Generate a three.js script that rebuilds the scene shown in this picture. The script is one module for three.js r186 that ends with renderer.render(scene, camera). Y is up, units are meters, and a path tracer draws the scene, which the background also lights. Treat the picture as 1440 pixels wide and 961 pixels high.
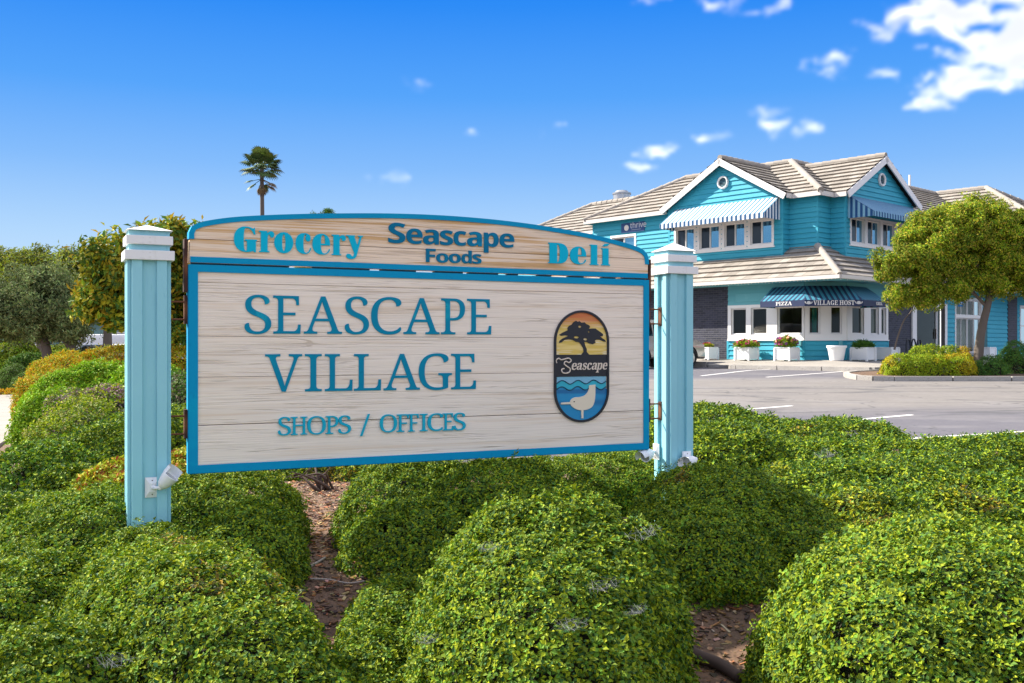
import * as THREE from 'three';
import { mergeGeometries, toCreasedNormals } from 'three/addons/utils/BufferGeometryUtils.js';
import { RoundedBoxGeometry } from 'three/addons/geometries/RoundedBoxGeometry.js';
import { FontLoader } from 'three/addons/loaders/FontLoader.js';

// ---------------------------------------------------------------- camera, sky, sun, exposure
const EYE = 1.6, F = 1400, CX = 720, HY = 487;          // metres, focal length and horizon in photo pixels
const EXPOSURE = 2.4;
const scene = new THREE.Scene();
const camera = new THREE.PerspectiveCamera(2 * Math.atan(480.5 / F) * 180 / Math.PI, 1440 / 961, 0.1, 3000);
camera.position.set(0, EYE, 0);
camera.setViewOffset(1440, 961, 0, -(HY - 480.5), 1440, 961);
const renderer = new THREE.WebGLRenderer({ antialias: true });
renderer.setSize(1024, 683);
renderer.toneMapping = THREE.LinearToneMapping;
renderer.toneMappingExposure = EXPOSURE;
renderer.shadowMap.enabled = true;

const SUN_EL = 40 * Math.PI / 180;
const SUN = new THREE.Vector3(-0.934 * Math.cos(SUN_EL), Math.sin(SUN_EL), -0.358 * Math.cos(SUN_EL)).normalize();
const sun = new THREE.DirectionalLight(new THREE.Color(1, 0.93, 0.81), 4.7);
sun.position.copy(SUN).multiplyScalar(80);
sun.castShadow = true;
sun.shadow.mapSize.set(4096, 4096);
Object.assign(sun.shadow.camera, { left: -60, right: 60, top: 60, bottom: -60, near: 1, far: 200 });
scene.add(sun, sun.target);

// ---------------------------------------------------------------- noise and random
function rngOf(seed) { let a = seed >>> 0; return () => { a = (a + 0x6D2B79F5) | 0; let t = Math.imul(a ^ (a >>> 15), 1 | a); t = (t + Math.imul(t ^ (t >>> 7), 61 | t)) ^ t; return ((t ^ (t >>> 14)) >>> 0) / 4294967296; }; }
const rnd = rngOf(77123);
const rr = (a, b) => a + (b - a) * rnd();
function h3(x, y, z) { let h = Math.imul(x, 374761393) ^ Math.imul(y, 668265263) ^ Math.imul(z, 2147483647 ^ 0x5bd1e995); h = Math.imul(h ^ (h >>> 13), 1274126177); h ^= h >>> 16; return (h >>> 0) / 4294967296; }
const sm = t => t * t * (3 - 2 * t);
function vn(x, y, z = 0) {
  const xi = Math.floor(x), yi = Math.floor(y), zi = Math.floor(z), u = sm(x - xi), v = sm(y - yi), w = sm(z - zi);
  const L = (a, b, t) => a + (b - a) * t;
  const p = zz => L(L(h3(xi, yi, zz), h3(xi + 1, yi, zz), u), L(h3(xi, yi + 1, zz), h3(xi + 1, yi + 1, zz), u), v);
  return w === 0 ? p(zi) : L(p(zi), p(zi + 1), w);
}
function fbm(x, y, z = 0, o = 4) { let s = 0, a = 0.5, n = 0; for (let i = 0; i < o; i++) { s += a * vn(x, y, z); n += a; a *= 0.5; x = x * 2.03 + 17.1; y = y * 2.03 + 9.7; z = z * 2.03; } return s / n; }
const cl = (x, a = 0, b = 1) => Math.min(b, Math.max(a, x));
const ss = (a, b, x) => sm(cl((x - a) / (b - a)));
const mix = (a, b, t) => a.map((v, i) => v + (b[i] - v) * t);

// ---------------------------------------------------------------- sky (air and clouds)
{
  const W = 2048, H = 1024, data = new Float32Array(W * H * 4);
  const stops = [[-90, [0.30, 0.36, 0.42]], [-1, [0.60, 0.74, 0.93]], [0, [0.62, 0.79, 0.98]], [3, [0.60, 0.79, 0.99]], [6, [0.45, 0.69, 0.99]], [10, [0.235, 0.51, 0.98]], [14, [0.095, 0.38, 0.97]], [19, [0.026, 0.262, 0.93]], [32, [0.035, 0.22, 0.80]], [60, [0.035, 0.19, 0.70]], [90, [0.035, 0.18, 0.66]]];
  const grad = e => { for (let i = 1; i < stops.length; i++) if (e <= stops[i][0]) return mix(stops[i - 1][1], stops[i][1], (e - stops[i - 1][0]) / (stops[i][0] - stops[i - 1][0])); return stops[stops.length - 1][1]; };
  // clouds seen in the photograph: centre, half size, tilt, density
  const puffs = [[1420, 45, 95, 52, -0.5, 1.7], [1345, 18, 90, 26, -0.1, 1.5], [1360, 112, 62, 20, -0.5, 1.6], [1430, 88, 60, 34, -0.3, 1.7], [1268, 34, 55, 13, -0.2, 1.2], [1180, 82, 32, 17, -0.5, 1.0], [1238, 103, 16, 8, 0, 0.7], [1085, 168, 24, 18, -0.6, 0.9], [1140, 176, 22, 11, -0.1, 0.85], [985, 193, 40, 9, -0.05, 1.0], [922, 208, 26, 14, 0.1, 1.1], [905, 232, 24, 9, -0.3, 0.9], [583, 122, 20, 8, 0, 0.85], [660, 188, 20, 6, 0, 0.7], [766, 181, 18, 7, -0.2, 0.6], [533, 257, 24, 9, 0, 0.45], [985, 3, 62, 11, 0.05, 1.0], [1095, 0, 14, 8, 0, 0.8]];
  for (let j = 0; j < H; j++) for (let i = 0; i < W; i++) {
    const el = ((j + 0.5) / H - 0.5) * Math.PI, az = ((i + 0.5) / W - 0.5) * 2 * Math.PI;
    const dx = Math.cos(el) * Math.cos(az), dy = Math.sin(el), dz = Math.cos(el) * Math.sin(az);
    let c = grad(el * 180 / Math.PI), cov = 0, thick = 0;
    const front = dz < -0.2, px = front ? CX + F * dx / -dz : 0, py = front ? HY - F * dy / -dz : 0;
    if (front && px > -300 && px < 1700 && py > -150 && py < 520) {
      const wx = (fbm(px / 40, py / 40, 21, 3) - 0.5) * 40, wy = (fbm(px / 40 + 9, py / 40, 27, 3) - 0.5) * 26, X = px + wx, Y = py + wy, n = fbm((X + Y * 0.8) / 46, (Y - X * 0.15) / 17, 3, 5), n2 = fbm(X / 16 + 40, Y / 9, 5, 3);
      for (const [x, y, a, b, t, d] of puffs) {
        const ex = (X - x) * Math.cos(t) + (Y - y) * Math.sin(t), ey = -(X - x) * Math.sin(t) + (Y - y) * Math.cos(t);
        const q = (ex / a) ** 2 + (ey / b) ** 2; if (q > 3) continue;
        const m = ss(0.0, 1.0, d * (0.86 - 0.60 * Math.sqrt(q)) + (n - 0.5) * 2.0 + (n2 - 0.5) * 1.0 - 0.16);
        cov = Math.max(cov, (d > 1.25 ? m : 0.62 * Math.pow(m, 1.25)) * Math.min(1, d)); thick = Math.max(thick, d > 1.1 ? m * cl(1.1 - 0.5 * Math.sqrt(q)) : 0);
      }
    } else if (dy > 0.02) {  // clouds added outside the view, thick and bright, to light the sign front
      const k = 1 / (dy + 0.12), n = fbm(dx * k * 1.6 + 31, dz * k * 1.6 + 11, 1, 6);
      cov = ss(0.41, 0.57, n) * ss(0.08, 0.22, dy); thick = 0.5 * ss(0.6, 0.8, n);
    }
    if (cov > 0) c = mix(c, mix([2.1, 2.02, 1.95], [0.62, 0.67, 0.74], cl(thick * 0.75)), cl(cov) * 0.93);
    const o = (j * W + i) * 4; data[o] = c[0] / EXPOSURE; data[o + 1] = c[1] / EXPOSURE; data[o + 2] = c[2] / EXPOSURE; data[o + 3] = 1;
  }
  const tex = new THREE.DataTexture(data, W, H, THREE.RGBAFormat, THREE.FloatType);
  tex.mapping = THREE.EquirectangularReflectionMapping; tex.magFilter = tex.minFilter = THREE.LinearFilter; tex.wrapS = THREE.RepeatWrapping; tex.needsUpdate = true;
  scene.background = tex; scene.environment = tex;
}

// ---------------------------------------------------------------- helpers
const V = (x, y, z) => new THREE.Vector3(x, y, z);
const P = (px, py, Z) => V((px - CX) / F * Z, EYE + (HY - py) / F * Z, -Z);    // a photo pixel at a distance
const lin = (r, g, b) => new THREE.Color().setRGB(r, g, b);
const srgb = (r, g, b) => new THREE.Color(`rgb(${r},${g},${b})`);
const names = {};
function numbered(n) { names[n] = (names[n] || 0) + 1; return names[n] === 1 ? n : `${n}_${String(names[n] - 1).padStart(3, '0')}`; }
function tag(o, label, category, group, kind) { if (label) o.userData.label = label; if (category) o.userData.category = category; if (group) o.userData.group = group; if (kind) o.userData.kind = kind; return o; }
function shadowed(m) { m.castShadow = true; m.receiveShadow = true; return m; }
function thing(name, label, category, pos = V(0, 0, 0), turn = 0, group) { const o = new THREE.Group(); o.name = numbered(name); o.position.copy(pos); o.rotation.y = turn; tag(o, label, category, group); scene.add(o); return o; }
function part(name, geo, mat, parent, kind) { const m = shadowed(new THREE.Mesh(Array.isArray(geo) ? join(geo) : geo, mat)); m.name = name; parent.add(m); if (kind) m.userData.kind = kind; return m; }
function struct(name, geo, mat) { const m = part(numbered(name), geo, mat, scene); m.userData.kind = 'structure'; return m; }
function join(list) {
  const g = list.map(x => { const y = x.index ? x.toNonIndexed() : x; if (!y.attributes.uv) y.setAttribute('uv', new THREE.BufferAttribute(new Float32Array(y.attributes.position.count * 2), 2)); if (!y.attributes.normal) y.computeVertexNormals(); return y; });
  const anyC = g.some(x => x.attributes.color);
  if (anyC) for (const x of g) if (!x.attributes.color) x.setAttribute('color', new THREE.BufferAttribute(new Float32Array(x.attributes.position.count * 3).fill(1), 3));
  return g.length === 1 ? g[0] : mergeGeometries(g);
}
function box(w, h, d, x = 0, y = 0, z = 0, r = 0) { const g = r ? new RoundedBoxGeometry(w, h, d, 1, r) : new THREE.BoxGeometry(w, h, d); boxUV(g); g.translate(x, y, z); return g; }
function boxUV(g) { const p = g.attributes.position, n = g.attributes.normal, u = new Float32Array(p.count * 2); for (let i = 0; i < p.count; i++) { const ax = Math.abs(n.getX(i)), ay = Math.abs(n.getY(i)), az = Math.abs(n.getZ(i)); const a = ax > ay && ax > az ? [p.getZ(i), p.getY(i)] : ay > az ? [p.getX(i), p.getZ(i)] : [p.getX(i), p.getY(i)]; u[2 * i] = a[0]; u[2 * i + 1] = a[1]; } g.setAttribute('uv', new THREE.BufferAttribute(u, 2)); return g; }
function span(x0, x1, y0, y1, z0, z1, r = 0) { return box(x1 - x0, y1 - y0, z1 - z0, (x0 + x1) / 2, (y0 + y1) / 2, (z0 + z1) / 2, r); }
function tube(pts, r0, r1 = r0, seg = 8, steps = 0) {
  const c = new THREE.CatmullRomCurve3(pts), n = steps || Math.max(2, pts.length * 3), fr = c.computeFrenetFrames(n, false), pos = [], idx = [];
  for (let i = 0; i <= n; i++) { const p = c.getPointAt(i / n), r = r0 + (r1 - r0) * i / n; for (let k = 0; k < seg; k++) { const a = k / seg * 2 * Math.PI, q = p.clone().addScaledVector(fr.normals[i], Math.cos(a) * r).addScaledVector(fr.binormals[i], Math.sin(a) * r); pos.push(q.x, q.y, q.z); } }
  for (let i = 0; i < n; i++) for (let k = 0; k < seg; k++) { const a = i * seg + k, b = i * seg + (k + 1) % seg; idx.push(a, b, a + seg, b, b + seg, a + seg); }
  const c0 = pos.length / 3; const e0 = pts[0], e1 = pts[pts.length - 1]; pos.push(e0.x, e0.y, e0.z, e1.x, e1.y, e1.z);
  for (let k = 0; k < seg; k++) { idx.push(c0, (k + 1) % seg, k); idx.push(c0 + 1, n * seg + k, n * seg + (k + 1) % seg); }
  const g = new THREE.BufferGeometry(); g.setAttribute('position', new THREE.Float32BufferAttribute(pos, 3)); g.setIndex(idx); g.computeVertexNormals(); return g;
}
function flatTri(list, uvs, cols) { const g = new THREE.BufferGeometry(); g.setAttribute('position', new THREE.Float32BufferAttribute(list, 3)); if (uvs) g.setAttribute('uv', new THREE.Float32BufferAttribute(uvs, 2)); if (cols) g.setAttribute('color', new THREE.Float32BufferAttribute(cols, 3)); g.computeVertexNormals(); return g; }
function tex(w, h, fn, { srgbMap = true, rx = 1, ry = 1 } = {}) {
  const d = new Uint8Array(w * h * 4); const e = v => { v = cl(v); return 255 * (srgbMap ? (v <= 0.0031308 ? 12.92 * v : 1.055 * v ** (1 / 2.4) - 0.055) : v); };
  for (let j = 0; j < h; j++) for (let i = 0; i < w; i++) { const c = fn(i / w, j / h, i, j), o = (j * w + i) * 4; d[o] = e(c[0]); d[o + 1] = e(c[1]); d[o + 2] = e(c[2]); d[o + 3] = 255; }
  const t = new THREE.DataTexture(d, w, h); t.wrapS = t.wrapT = THREE.RepeatWrapping; t.magFilter = THREE.LinearFilter; t.minFilter = THREE.LinearMipmapLinearFilter; t.generateMipmaps = true; if (srgbMap) t.colorSpace = THREE.SRGBColorSpace; t.repeat.set(rx, ry); t.needsUpdate = true; return t;
}
const std = (color, roughness = 0.7, o = {}) => new THREE.MeshStandardMaterial({ color, roughness, ...o });
// tiling noise on a unit square
const tn = (u, v, fu, fv, s) => { const a = vn(u * fu, v * fv, s), b = vn(u * fu - fu, v * fv, s), c = vn(u * fu, v * fv - fv, s), d = vn(u * fu - fu, v * fv - fv, s); const x = sm(u), y = sm(v); return (a * (1 - x) + b * x) * (1 - y) + (c * (1 - x) + d * x) * y; };

// ---------------------------------------------------------------- materials
// cream paint worn thin over horizontal grain: dark checks and bare tan streaks (1 m wide, 0.5 m high)
function woodPair(bare, seed, paintC, bareC) { // one sheet of 2.6 x 1.3 m
  const W = 1536, H = 768, n = W * H, T = new Float32Array(n), K = new Float32Array(n), G = new Float32Array(n);
  for (let j = 0; j < H; j++) for (let i = 0; i < W; i++) {
    const u = i / W * 2.6, v = j / H * 1.3, vv = v + (fbm(u * 1.1, v * 5, seed, 2) - 0.5) * 0.022;
    const g1 = vn(u * 2.3 + 7, vv * 120, seed), g2 = vn(u * 6 + 3, vv * 330, seed + 1), g3 = vn(u * 1.1, vv * 44, seed + 2), pt = fbm(u * 1.6, v * 6, seed + 5, 3);
    const line = (f, fu, s, w) => ss(w, w * 0.2, Math.abs(vn(u * fu, vv * f, s) - 0.5)) ;
    const c1 = line(46, 0.8, seed + 11, 0.022) * ss(0.56, 0.74, vn(u * 1.8, vv * 24, seed + 15)) * 0.9, c2 = Math.max(line(120, 1.2, seed + 13, 0.05) * ss(0.4, 0.7, vn(u * 2.4, vv * 34, seed + 17)) * 0.5, line(210, 2.0, seed + 19, 0.07) * ss(0.35, 0.7, vn(u * 3, vv * 50, seed + 23)) * 0.42);
    const k = j * W + i; T[k] = cl(ss(0.47, 0.80, 0.34 * g1 + 0.28 * g2 + 0.22 * g3 + 0.34 * pt - 0.09) * bare); K[k] = Math.max(c1 * 0.65, c2); G[k] = g2;
  }
  const at = (u, v) => Math.min(H - 1, Math.floor(v * H)) * W + Math.min(W - 1, Math.floor(u * W));
  const opt = { rx: 1 / 2.6, ry: 1 / 1.3 };
  const col = tex(W, H, (u, v) => { const q = at(u, v); let c = mix(paintC, bareC, T[q]); c = c.map(x => x * (0.93 + 0.12 * G[q])); return mix(c, [0.23, 0.14, 0.08], K[q] * 0.62); }, opt);
  const bmp = tex(W, H, (u, v) => { const q = at(u, v), h = 0.75 + 0.14 * (G[q] - 0.5) - 0.12 * T[q] - 0.5 * K[q]; return [h, h, h]; }, { srgbMap: false, ...opt });
  return { map: col, bumpMap: bmp, bumpScale: 0.005, roughness: 0.85 };
}
const woodMain = new THREE.MeshStandardMaterial(woodPair(0.42, 21, [0.92, 0.785, 0.665], [0.66, 0.45, 0.27])), woodHead = new THREE.MeshStandardMaterial(woodPair(1.5, 57, [0.90, 0.70, 0.53], [0.66, 0.40, 0.19]));
function paintTex(base, hi, lo, seed, sx = 1, sy = 1, nicks = null) { return tex(512, 512, (u, v) => { const n = tn(u, v, 5 * sx, 5 * sy, seed), m = tn(u, v, 23 * sx, 23 * sy, seed + 1), k = tn(u, v, 90 * sx, 90 * sy, seed + 2); let c = mix(base, hi, ss(0.55, 0.95, 0.6 * n + 0.4 * m)); c = mix(c, lo, ss(0.6, 1, 0.5 * m + 0.5 * k) * 0.7); const nk = ss(0.86, 0.9, tn(u, v, 70 * sx, 120 * sy, seed + 5)) * ss(0.45, 0.65, n); return nicks ? mix(c, nicks, nk) : c; }); }
const matt = o => new THREE.MeshPhysicalMaterial({ color: '#ffffff', roughness: 0.75, specularIntensity: 0.35, ...o });
const M = {
  letterDeep: matt({ map: paintTex([0.0, 0.24, 0.39], [0.01, 0.42, 0.55], [0.0, 0.17, 0.30], 3) }),
  letterSky: matt({ color: lin(0.0, 0.46, 0.66) }),
  letterSmall: matt({ color: lin(0.01, 0.40, 0.56) }),
  letterHead: matt({ map: paintTex([0.0, 0.16, 0.30], [0.0, 0.24, 0.42], [0.0, 0.11, 0.22], 8) }),
  signBlue: matt({ map: paintTex([0.0, 0.29, 0.53], [0.0, 0.36, 0.56], [0.0, 0.22, 0.43], 5) }),
  signEdge: std(lin(0.05, 0.36, 0.50), 0.7),
  rust: std('#ffffff', 0.9, { map: tex(128, 128, (u, v) => mix([0.05, 0.016, 0.012], [0.22, 0.08, 0.03], ss(0.5, 0.8, tn(u, v, 9, 9, 4)))) }),
  iron: std(lin(0.10, 0.075, 0.06), 0.6, { metalness: 0.4 }),
  postTeal: std('#ffffff', 0.62, { map: paintTex([0.28, 0.60, 0.68], [0.32, 0.65, 0.73], [0.20, 0.49, 0.57], 31, 1.4, 0.3) }),
  white: std('#ffffff', 0.6, { map: paintTex([0.80, 0.79, 0.78], [0.83, 0.82, 0.81], [0.62, 0.59, 0.55], 41, 1, 1, [0.34, 0.31, 0.27]) }),
  lampWhite: std(lin(0.80, 0.80, 0.81), 0.45),
  black: std(lin(0.008, 0.01, 0.018), 0.5),
  navy: std(lin(0.008, 0.02, 0.075), 0.6),
  cream: std(lin(0.80, 0.68, 0.52), 0.6),
};
const woodDark = std(lin(0.05, 0.035, 0.02), 0.9);

// ---------------------------------------------------------------- terrain (heights relative to the eye)
const lotH = Z => Z < 32 ? -0.79 - 0.033 * (32 - Z) : -0.79;
const knots = [[-60, -1.75], [0, -1.55], [2.6, -1.40], [3.6, -1.22], [4.5, -1.04], [5.4, -1.0], [7, -1.06], [10, -1.22], [13, -1.46], [15, -1.42], [32, -0.86], [60, -0.86], [2000, -0.9]];
function bedH(Z) { for (let i = 1; i < knots.length; i++) if (Z <= knots[i][0]) { const [a, p] = knots[i - 1], [b, q] = knots[i]; return p + (q - p) * sm(cl((Z - a) / (b - a))); } return -0.9; }
const gH = (X, Z) => { const left = ss(-5, -9, X) * ss(100, 76, Z) * ss(-2, 3, Z); return bedH(Z) * (1 - left) + (-1.62 + 0.3 * ss(26, 40, Z)) * left; };
const gY = (X, Z) => EYE + gH(X, Z);

// ---------------------------------------------------------------- ground, parking lot, paths
const kerbZ = X => Math.min(30, 14.1 + (X - 5.64) * 0.407);
const lotDist = (X, Z) => Z > 33 ? (X > -1.5 && X < 62 && Z < 72 ? 1 : -1) : (X > -1.5 && X < 62 ? (Z - kerbZ(X)) * 0.926 : -1);
function sheet(xs, zs, y, uvScale = 1) {
  const pos = [], uv = [], idx = [], n = xs.length;
  for (const z of zs) for (let i = 0; i < n; i++) { const X = typeof xs[0] === 'function' ? 0 : xs[i]; pos.push(X, y(X, z), -z); uv.push(X * uvScale, z * uvScale); }
  for (let j = 0; j < zs.length - 1; j++) for (let i = 0; i < n - 1; i++) { const a = j * n + i; idx.push(a, a + 1, a + n, a + 1, a + n + 1, a + n); }
  const g = new THREE.BufferGeometry(); g.setAttribute('position', new THREE.Float32BufferAttribute(pos, 3)); g.setAttribute('uv', new THREE.Float32BufferAttribute(uv, 2)); g.setIndex(idx); g.computeVertexNormals(); return g;
}
const line = (a, b, s) => { const o = []; for (let x = a; x < b - 1e-6; x += s) o.push(x); o.push(b); return o; };
const soilTex = tex(1024, 1024, (u, v) => { const a = tn(u, v, 6, 6, 61), b = tn(u, v, 30, 30, 62), c = tn(u, v, 120, 120, 63), d = tn(u, v, 260, 260, 64); let q = mix([0.095, 0.056, 0.036], [0.19, 0.112, 0.066], cl(0.45 * b + 0.55 * c + 0.3 * (a - 0.5))); q = mix(q, [0.05, 0.032, 0.022], ss(0.55, 0.85, d) * 0.7); return mix(q, [0.30, 0.215, 0.14], ss(0.72, 0.9, c * 0.5 + d * 0.5)); }, { rx: 0.5, ry: 0.5 });
const soilBump = tex(512, 512, (u, v) => { const c = tn(u, v, 60, 60, 63) * 0.5 + tn(u, v, 130, 130, 66) * 0.5; return [c, c, c]; }, { srgbMap: false, rx: 0.5, ry: 0.5 });
const soilMat = new THREE.MeshStandardMaterial({ map: soilTex, bumpMap: soilBump, bumpScale: 0.02, roughness: 0.95 });
struct('ground', sheet([-900, -400, -200, -100, -60, -40, ...line(-30, -8, 1), ...line(-7.5, 8, 0.25), ...line(8.5, 30, 1), 40, 60, 80, 120, 240, 500, 900], [-80, -40, -20, -10, -5, -2, ...line(0, 12, 0.25), ...line(12.5, 36, 0.5), 40, 50, 60, 72, 74, 100, 200, 400, 900, 1800],
  (X, Z) => gY(X, Z) - 0.28 * ss(0.0, 0.5, lotDist(X, Z)) - (Z > 30 && X > 2 ? 0.15 : 0)), soilMat);

// worn asphalt: sealed dark bays, a paler drive lane rubbed by tyres
const lotLane = (X, Z) => { const w = (fbm(X * 0.09 + 3, Z * 0.3, 7, 3) - 0.5) * 5; return ss(17.6, 20.2, Z + w * 1.3 - X * 0.05) * ss(29.0, 26.6, Z + w * 0.8 - X * 0.05); };
const LOTW = 64, asphaltTex = tex(1400, 1024, (u, v) => {
  const X = -2 + u * LOTW, Z = 10 + v * LOTW, n = fbm(X * 0.7, Z * 1.6, 2, 4), g = vn(X * 9, Z * 14, 4), g2 = vn(X * 31, Z * 31, 6);
  let c = mix([0.10, 0.095, 0.11], [0.172, 0.157, 0.145], cl(lotLane(X, Z) * (0.62 + 0.7 * n)));
  c = mix(c, [0.19, 0.18, 0.182], ss(0.5, 0.8, n) * 0.4);
  const st = Math.abs(fbm(X * 0.28 + 9, Z * 1.1, 11, 3) - 0.5); c = mix(c, [0.05, 0.05, 0.055], ss(0.05, 0.0, st) * 0.6 * ss(0.4, 0.6, vn(X * 0.2, Z * 0.3, 13)));
  const cr = Math.abs(fbm(X * 0.5 + 2, Z * 0.5, 17, 4) - 0.5); c = mix(c, [0.04, 0.04, 0.042], ss(0.006, 0.001, cr) * 0.8);
  return c.map(x => x * (0.86 + 0.16 * g + 0.14 * g2));
});
const asphaltMat = new THREE.MeshStandardMaterial({ map: asphaltTex, roughness: 0.88 });
function lotPatch(x0, x1, nx, zf, z1, nz) { const pos = [], uv = [], idx = []; for (let j = 0; j <= nz; j++) for (let i = 0; i <= nx; i++) { const X = x0 + (x1 - x0) * i / nx, a = zf(X), Z = a + (z1 - a) * j / nz; pos.push(X, EYE + lotH(Z), -Z); uv.push((X + 2) / LOTW, (Z - 10) / LOTW); } for (let j = 0; j < nz; j++) for (let i = 0; i < nx; i++) { const a = j * (nx + 1) + i; idx.push(a, a + 1, a + nx + 1, a + 1, a + nx + 2, a + nx + 1); } const g = new THREE.BufferGeometry(); g.setAttribute('position', new THREE.Float32BufferAttribute(pos, 3)); g.setAttribute('uv', new THREE.Float32BufferAttribute(uv, 2)); g.setIndex(idx); g.computeVertexNormals(); return g; }
struct('parking_lot', [lotPatch(-1.5, 62, 60, kerbZ, 32, 30), lotPatch(-1.5, 62, 40, () => 32, 72, 12)], asphaltMat);
// painted bay lines, laid on the asphalt
const paintWorn = new THREE.MeshStandardMaterial({ map: tex(256, 256, (u, v) => mix([0.74, 0.72, 0.70], [0.24, 0.23, 0.23], ss(0.58, 0.8, 0.5 * tn(u, v, 20, 20, 3) + 0.5 * tn(u, v, 70, 70, 4)))), roughness: 0.8 });
const onLot = (px, py) => { let Z = 20; for (let i = 0; i < 60; i++) Z = Z + 0.5 * (-lotH(Z) * F / (py - HY) - Z); return [(px - CX) / F * Z, Z]; };
function bayLine(a, b, w) { const dx = b[0] - a[0], dz = b[1] - a[1], L = Math.hypot(dx, dz), nx = -dz / L * w / 2, nz = dx / L * w / 2, pos = [], uv = [], idx = [], N = 8; for (let i = 0; i <= N; i++) for (const s of [-1, 1]) { const X = a[0] + dx * i / N + s * nx, Z = a[1] + dz * i / N + s * nz; pos.push(X, EYE + lotH(Z) + 0.006, -Z); uv.push(L * i / N, s * 0.05); } for (let i = 0; i < N; i++) { const k = i * 2; idx.push(k, k + 1, k + 2, k + 1, k + 3, k + 2); } const g = new THREE.BufferGeometry(); g.setAttribute('position', new THREE.Float32BufferAttribute(pos, 3)); g.setAttribute('uv', new THREE.Float32BufferAttribute(uv, 2)); g.setIndex(idx); g.computeVertexNormals(); const ny = g.attributes.normal.getY(0); if (ny < 0) { g.setIndex(idx.reverse()); g.computeVertexNormals(); } return g; }
const ext = (a, b, k) => [a[0] + (a[0] - b[0]) * k, a[1] + (a[1] - b[1]) * k];
for (const [p, q, w, k] of [[[1006, 526.8], [1092, 519.6], 0.11, 0.2], [[1090, 530], [1200, 522], 0.11, 0.1], [[1020, 579], [1114, 571.2], 0.11, 0.35], [[1198, 591.5], [1283, 584], 0.11, 0.3]]) { const a = onLot(...p), b = onLot(...q); struct('bay_line', bayLine(ext(a, b, k), b, w), paintWorn); }
struct('bay_line', bayLine([kerbZ(0) * 0, kerbZ(0) + 0.45], [22, kerbZ(22) + 0.45], 0.1), paintWorn);

// concrete
const concTex = tex(1024, 1024, (u, v) => { const a = tn(u, v, 5, 5, 71), b = tn(u, v, 40, 40, 72), c = tn(u, v, 200, 200, 73); let q = mix([0.25, 0.228, 0.20], [0.34, 0.31, 0.275], cl(0.5 * a + 0.25 * b + 0.25 * c)); return mix(q, [0.19, 0.17, 0.15], ss(0.66, 0.9, 0.6 * b + 0.4 * c) * 0.5); }, { rx: 0.35, ry: 0.35 });
const concMat = new THREE.MeshStandardMaterial({ map: concTex, roughness: 0.9, bumpMap: soilBump, bumpScale: 0.003 });
const kerbMat = new THREE.MeshStandardMaterial({ map: tex(512, 512, (u, v) => { const a = tn(u, v, 6, 6, 81), b = tn(u, v, 60, 60, 82); return mix(mix([0.31, 0.29, 0.265], [0.41, 0.385, 0.355], a), [0.2, 0.18, 0.16], ss(0.6, 0.85, b) * 0.6); }), roughness: 0.9 });
{ // footpath on the far left, past the hedges and on towards the camera: cast slabs with joints
  const mid = [[-2.9, -6], [-3.9, 0], [-5.0, 5], [-7.4, 11], [-10.25, 18.2], [-13.7, 25.4], [-18, 34], [-24, 46]].map(p => V(p[0], 0, p[1]));
  const c = new THREE.CatmullRomCurve3(mid), N = 42, W = 1.05, root = [];
  for (let i = 0; i < N; i++) {
    const a = c.getPointAt(i / N), b = c.getPointAt((i + 0.985) / N), ta = c.getTangentAt(i / N), tb = c.getTangentAt((i + 0.985) / N), y = 0.05;
    const q = (p, t, s) => { const X = p.x + t.z * s * W, Z = p.z - t.x * s * W; return [X, gY(X, Z) + y, -Z]; };
    const [A, B, C, D] = [q(a, ta, -1), q(a, ta, 1), q(b, tb, 1), q(b, tb, -1)], lo = p => [p[0], p[1] - 0.12, p[2]];
    const f = (p, r, s, t) => [...p, ...r, ...s, ...p, ...s, ...t];
    const pos = [...f(A, B, C, D), ...f(A, lo(A), lo(B), B), ...f(B, lo(B), lo(C), C), ...f(C, lo(C), lo(D), D), ...f(D, lo(D), lo(A), A)], uv = [];
    for (let k = 0; k < pos.length; k += 3) uv.push(pos[k] * 1 + i * 0.37, pos[k + 2] + pos[k + 1]);
    root.push(flatTri(pos, uv));
  }
  struct('footpath', root, concMat);
}

// ---------------------------------------------------------------- the village sign
const font = {}; for (const k of ['sans_bold', 'serif_regular', 'serif_bold', 'sans_regular']) font[k] = await new FontLoader().loadAsync(`fonts/droid/droid_${k}.typeface.json`);
const SL = V(-1.453, EYE, -4.48), signTurn = Math.atan2(0.435, 0.9);
const sign = thing('village_sign', 'large carved cream and blue wooden sign hung between two teal posts', 'sign', V(SL.x, gY(SL.x, 4.48), SL.z), signTurn);
const SY = EYE - sign.position.y;                                   // eye level in the sign's frame
const sg = (px, py) => { const t = (px - CX) / F, s = (4.48 * t + 1.453) / (0.9 - 0.435 * t), Z = 4.48 + 0.435 * s; return [s, SY + (HY - py) / F * Z]; };
const sX = (px, py) => sg(px, py)[0], sYv = (px, py) => sg(px, py)[1];
const BW = sX(911, 500);                                            // board width, about 2.45 m
const T = 0.045;                                                    // board thickness
const yTop = sYv(268, 372.6), yBot = sYv(266, 665), yIn0 = sYv(278, 654.5), yIn1 = sYv(278, 382.5), hB = sYv(268, 369.2), hBand = sYv(270, 361), bx0 = sX(278, 500) , bx1 = sX(904.5, 500);
function uvShift(g, du, dv, sc = 1) { const u = g.attributes.uv; for (let i = 0; i < u.count; i++) u.setXY(i, u.getX(i) * sc + du, u.getY(i) * sc + dv); return g; }
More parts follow.
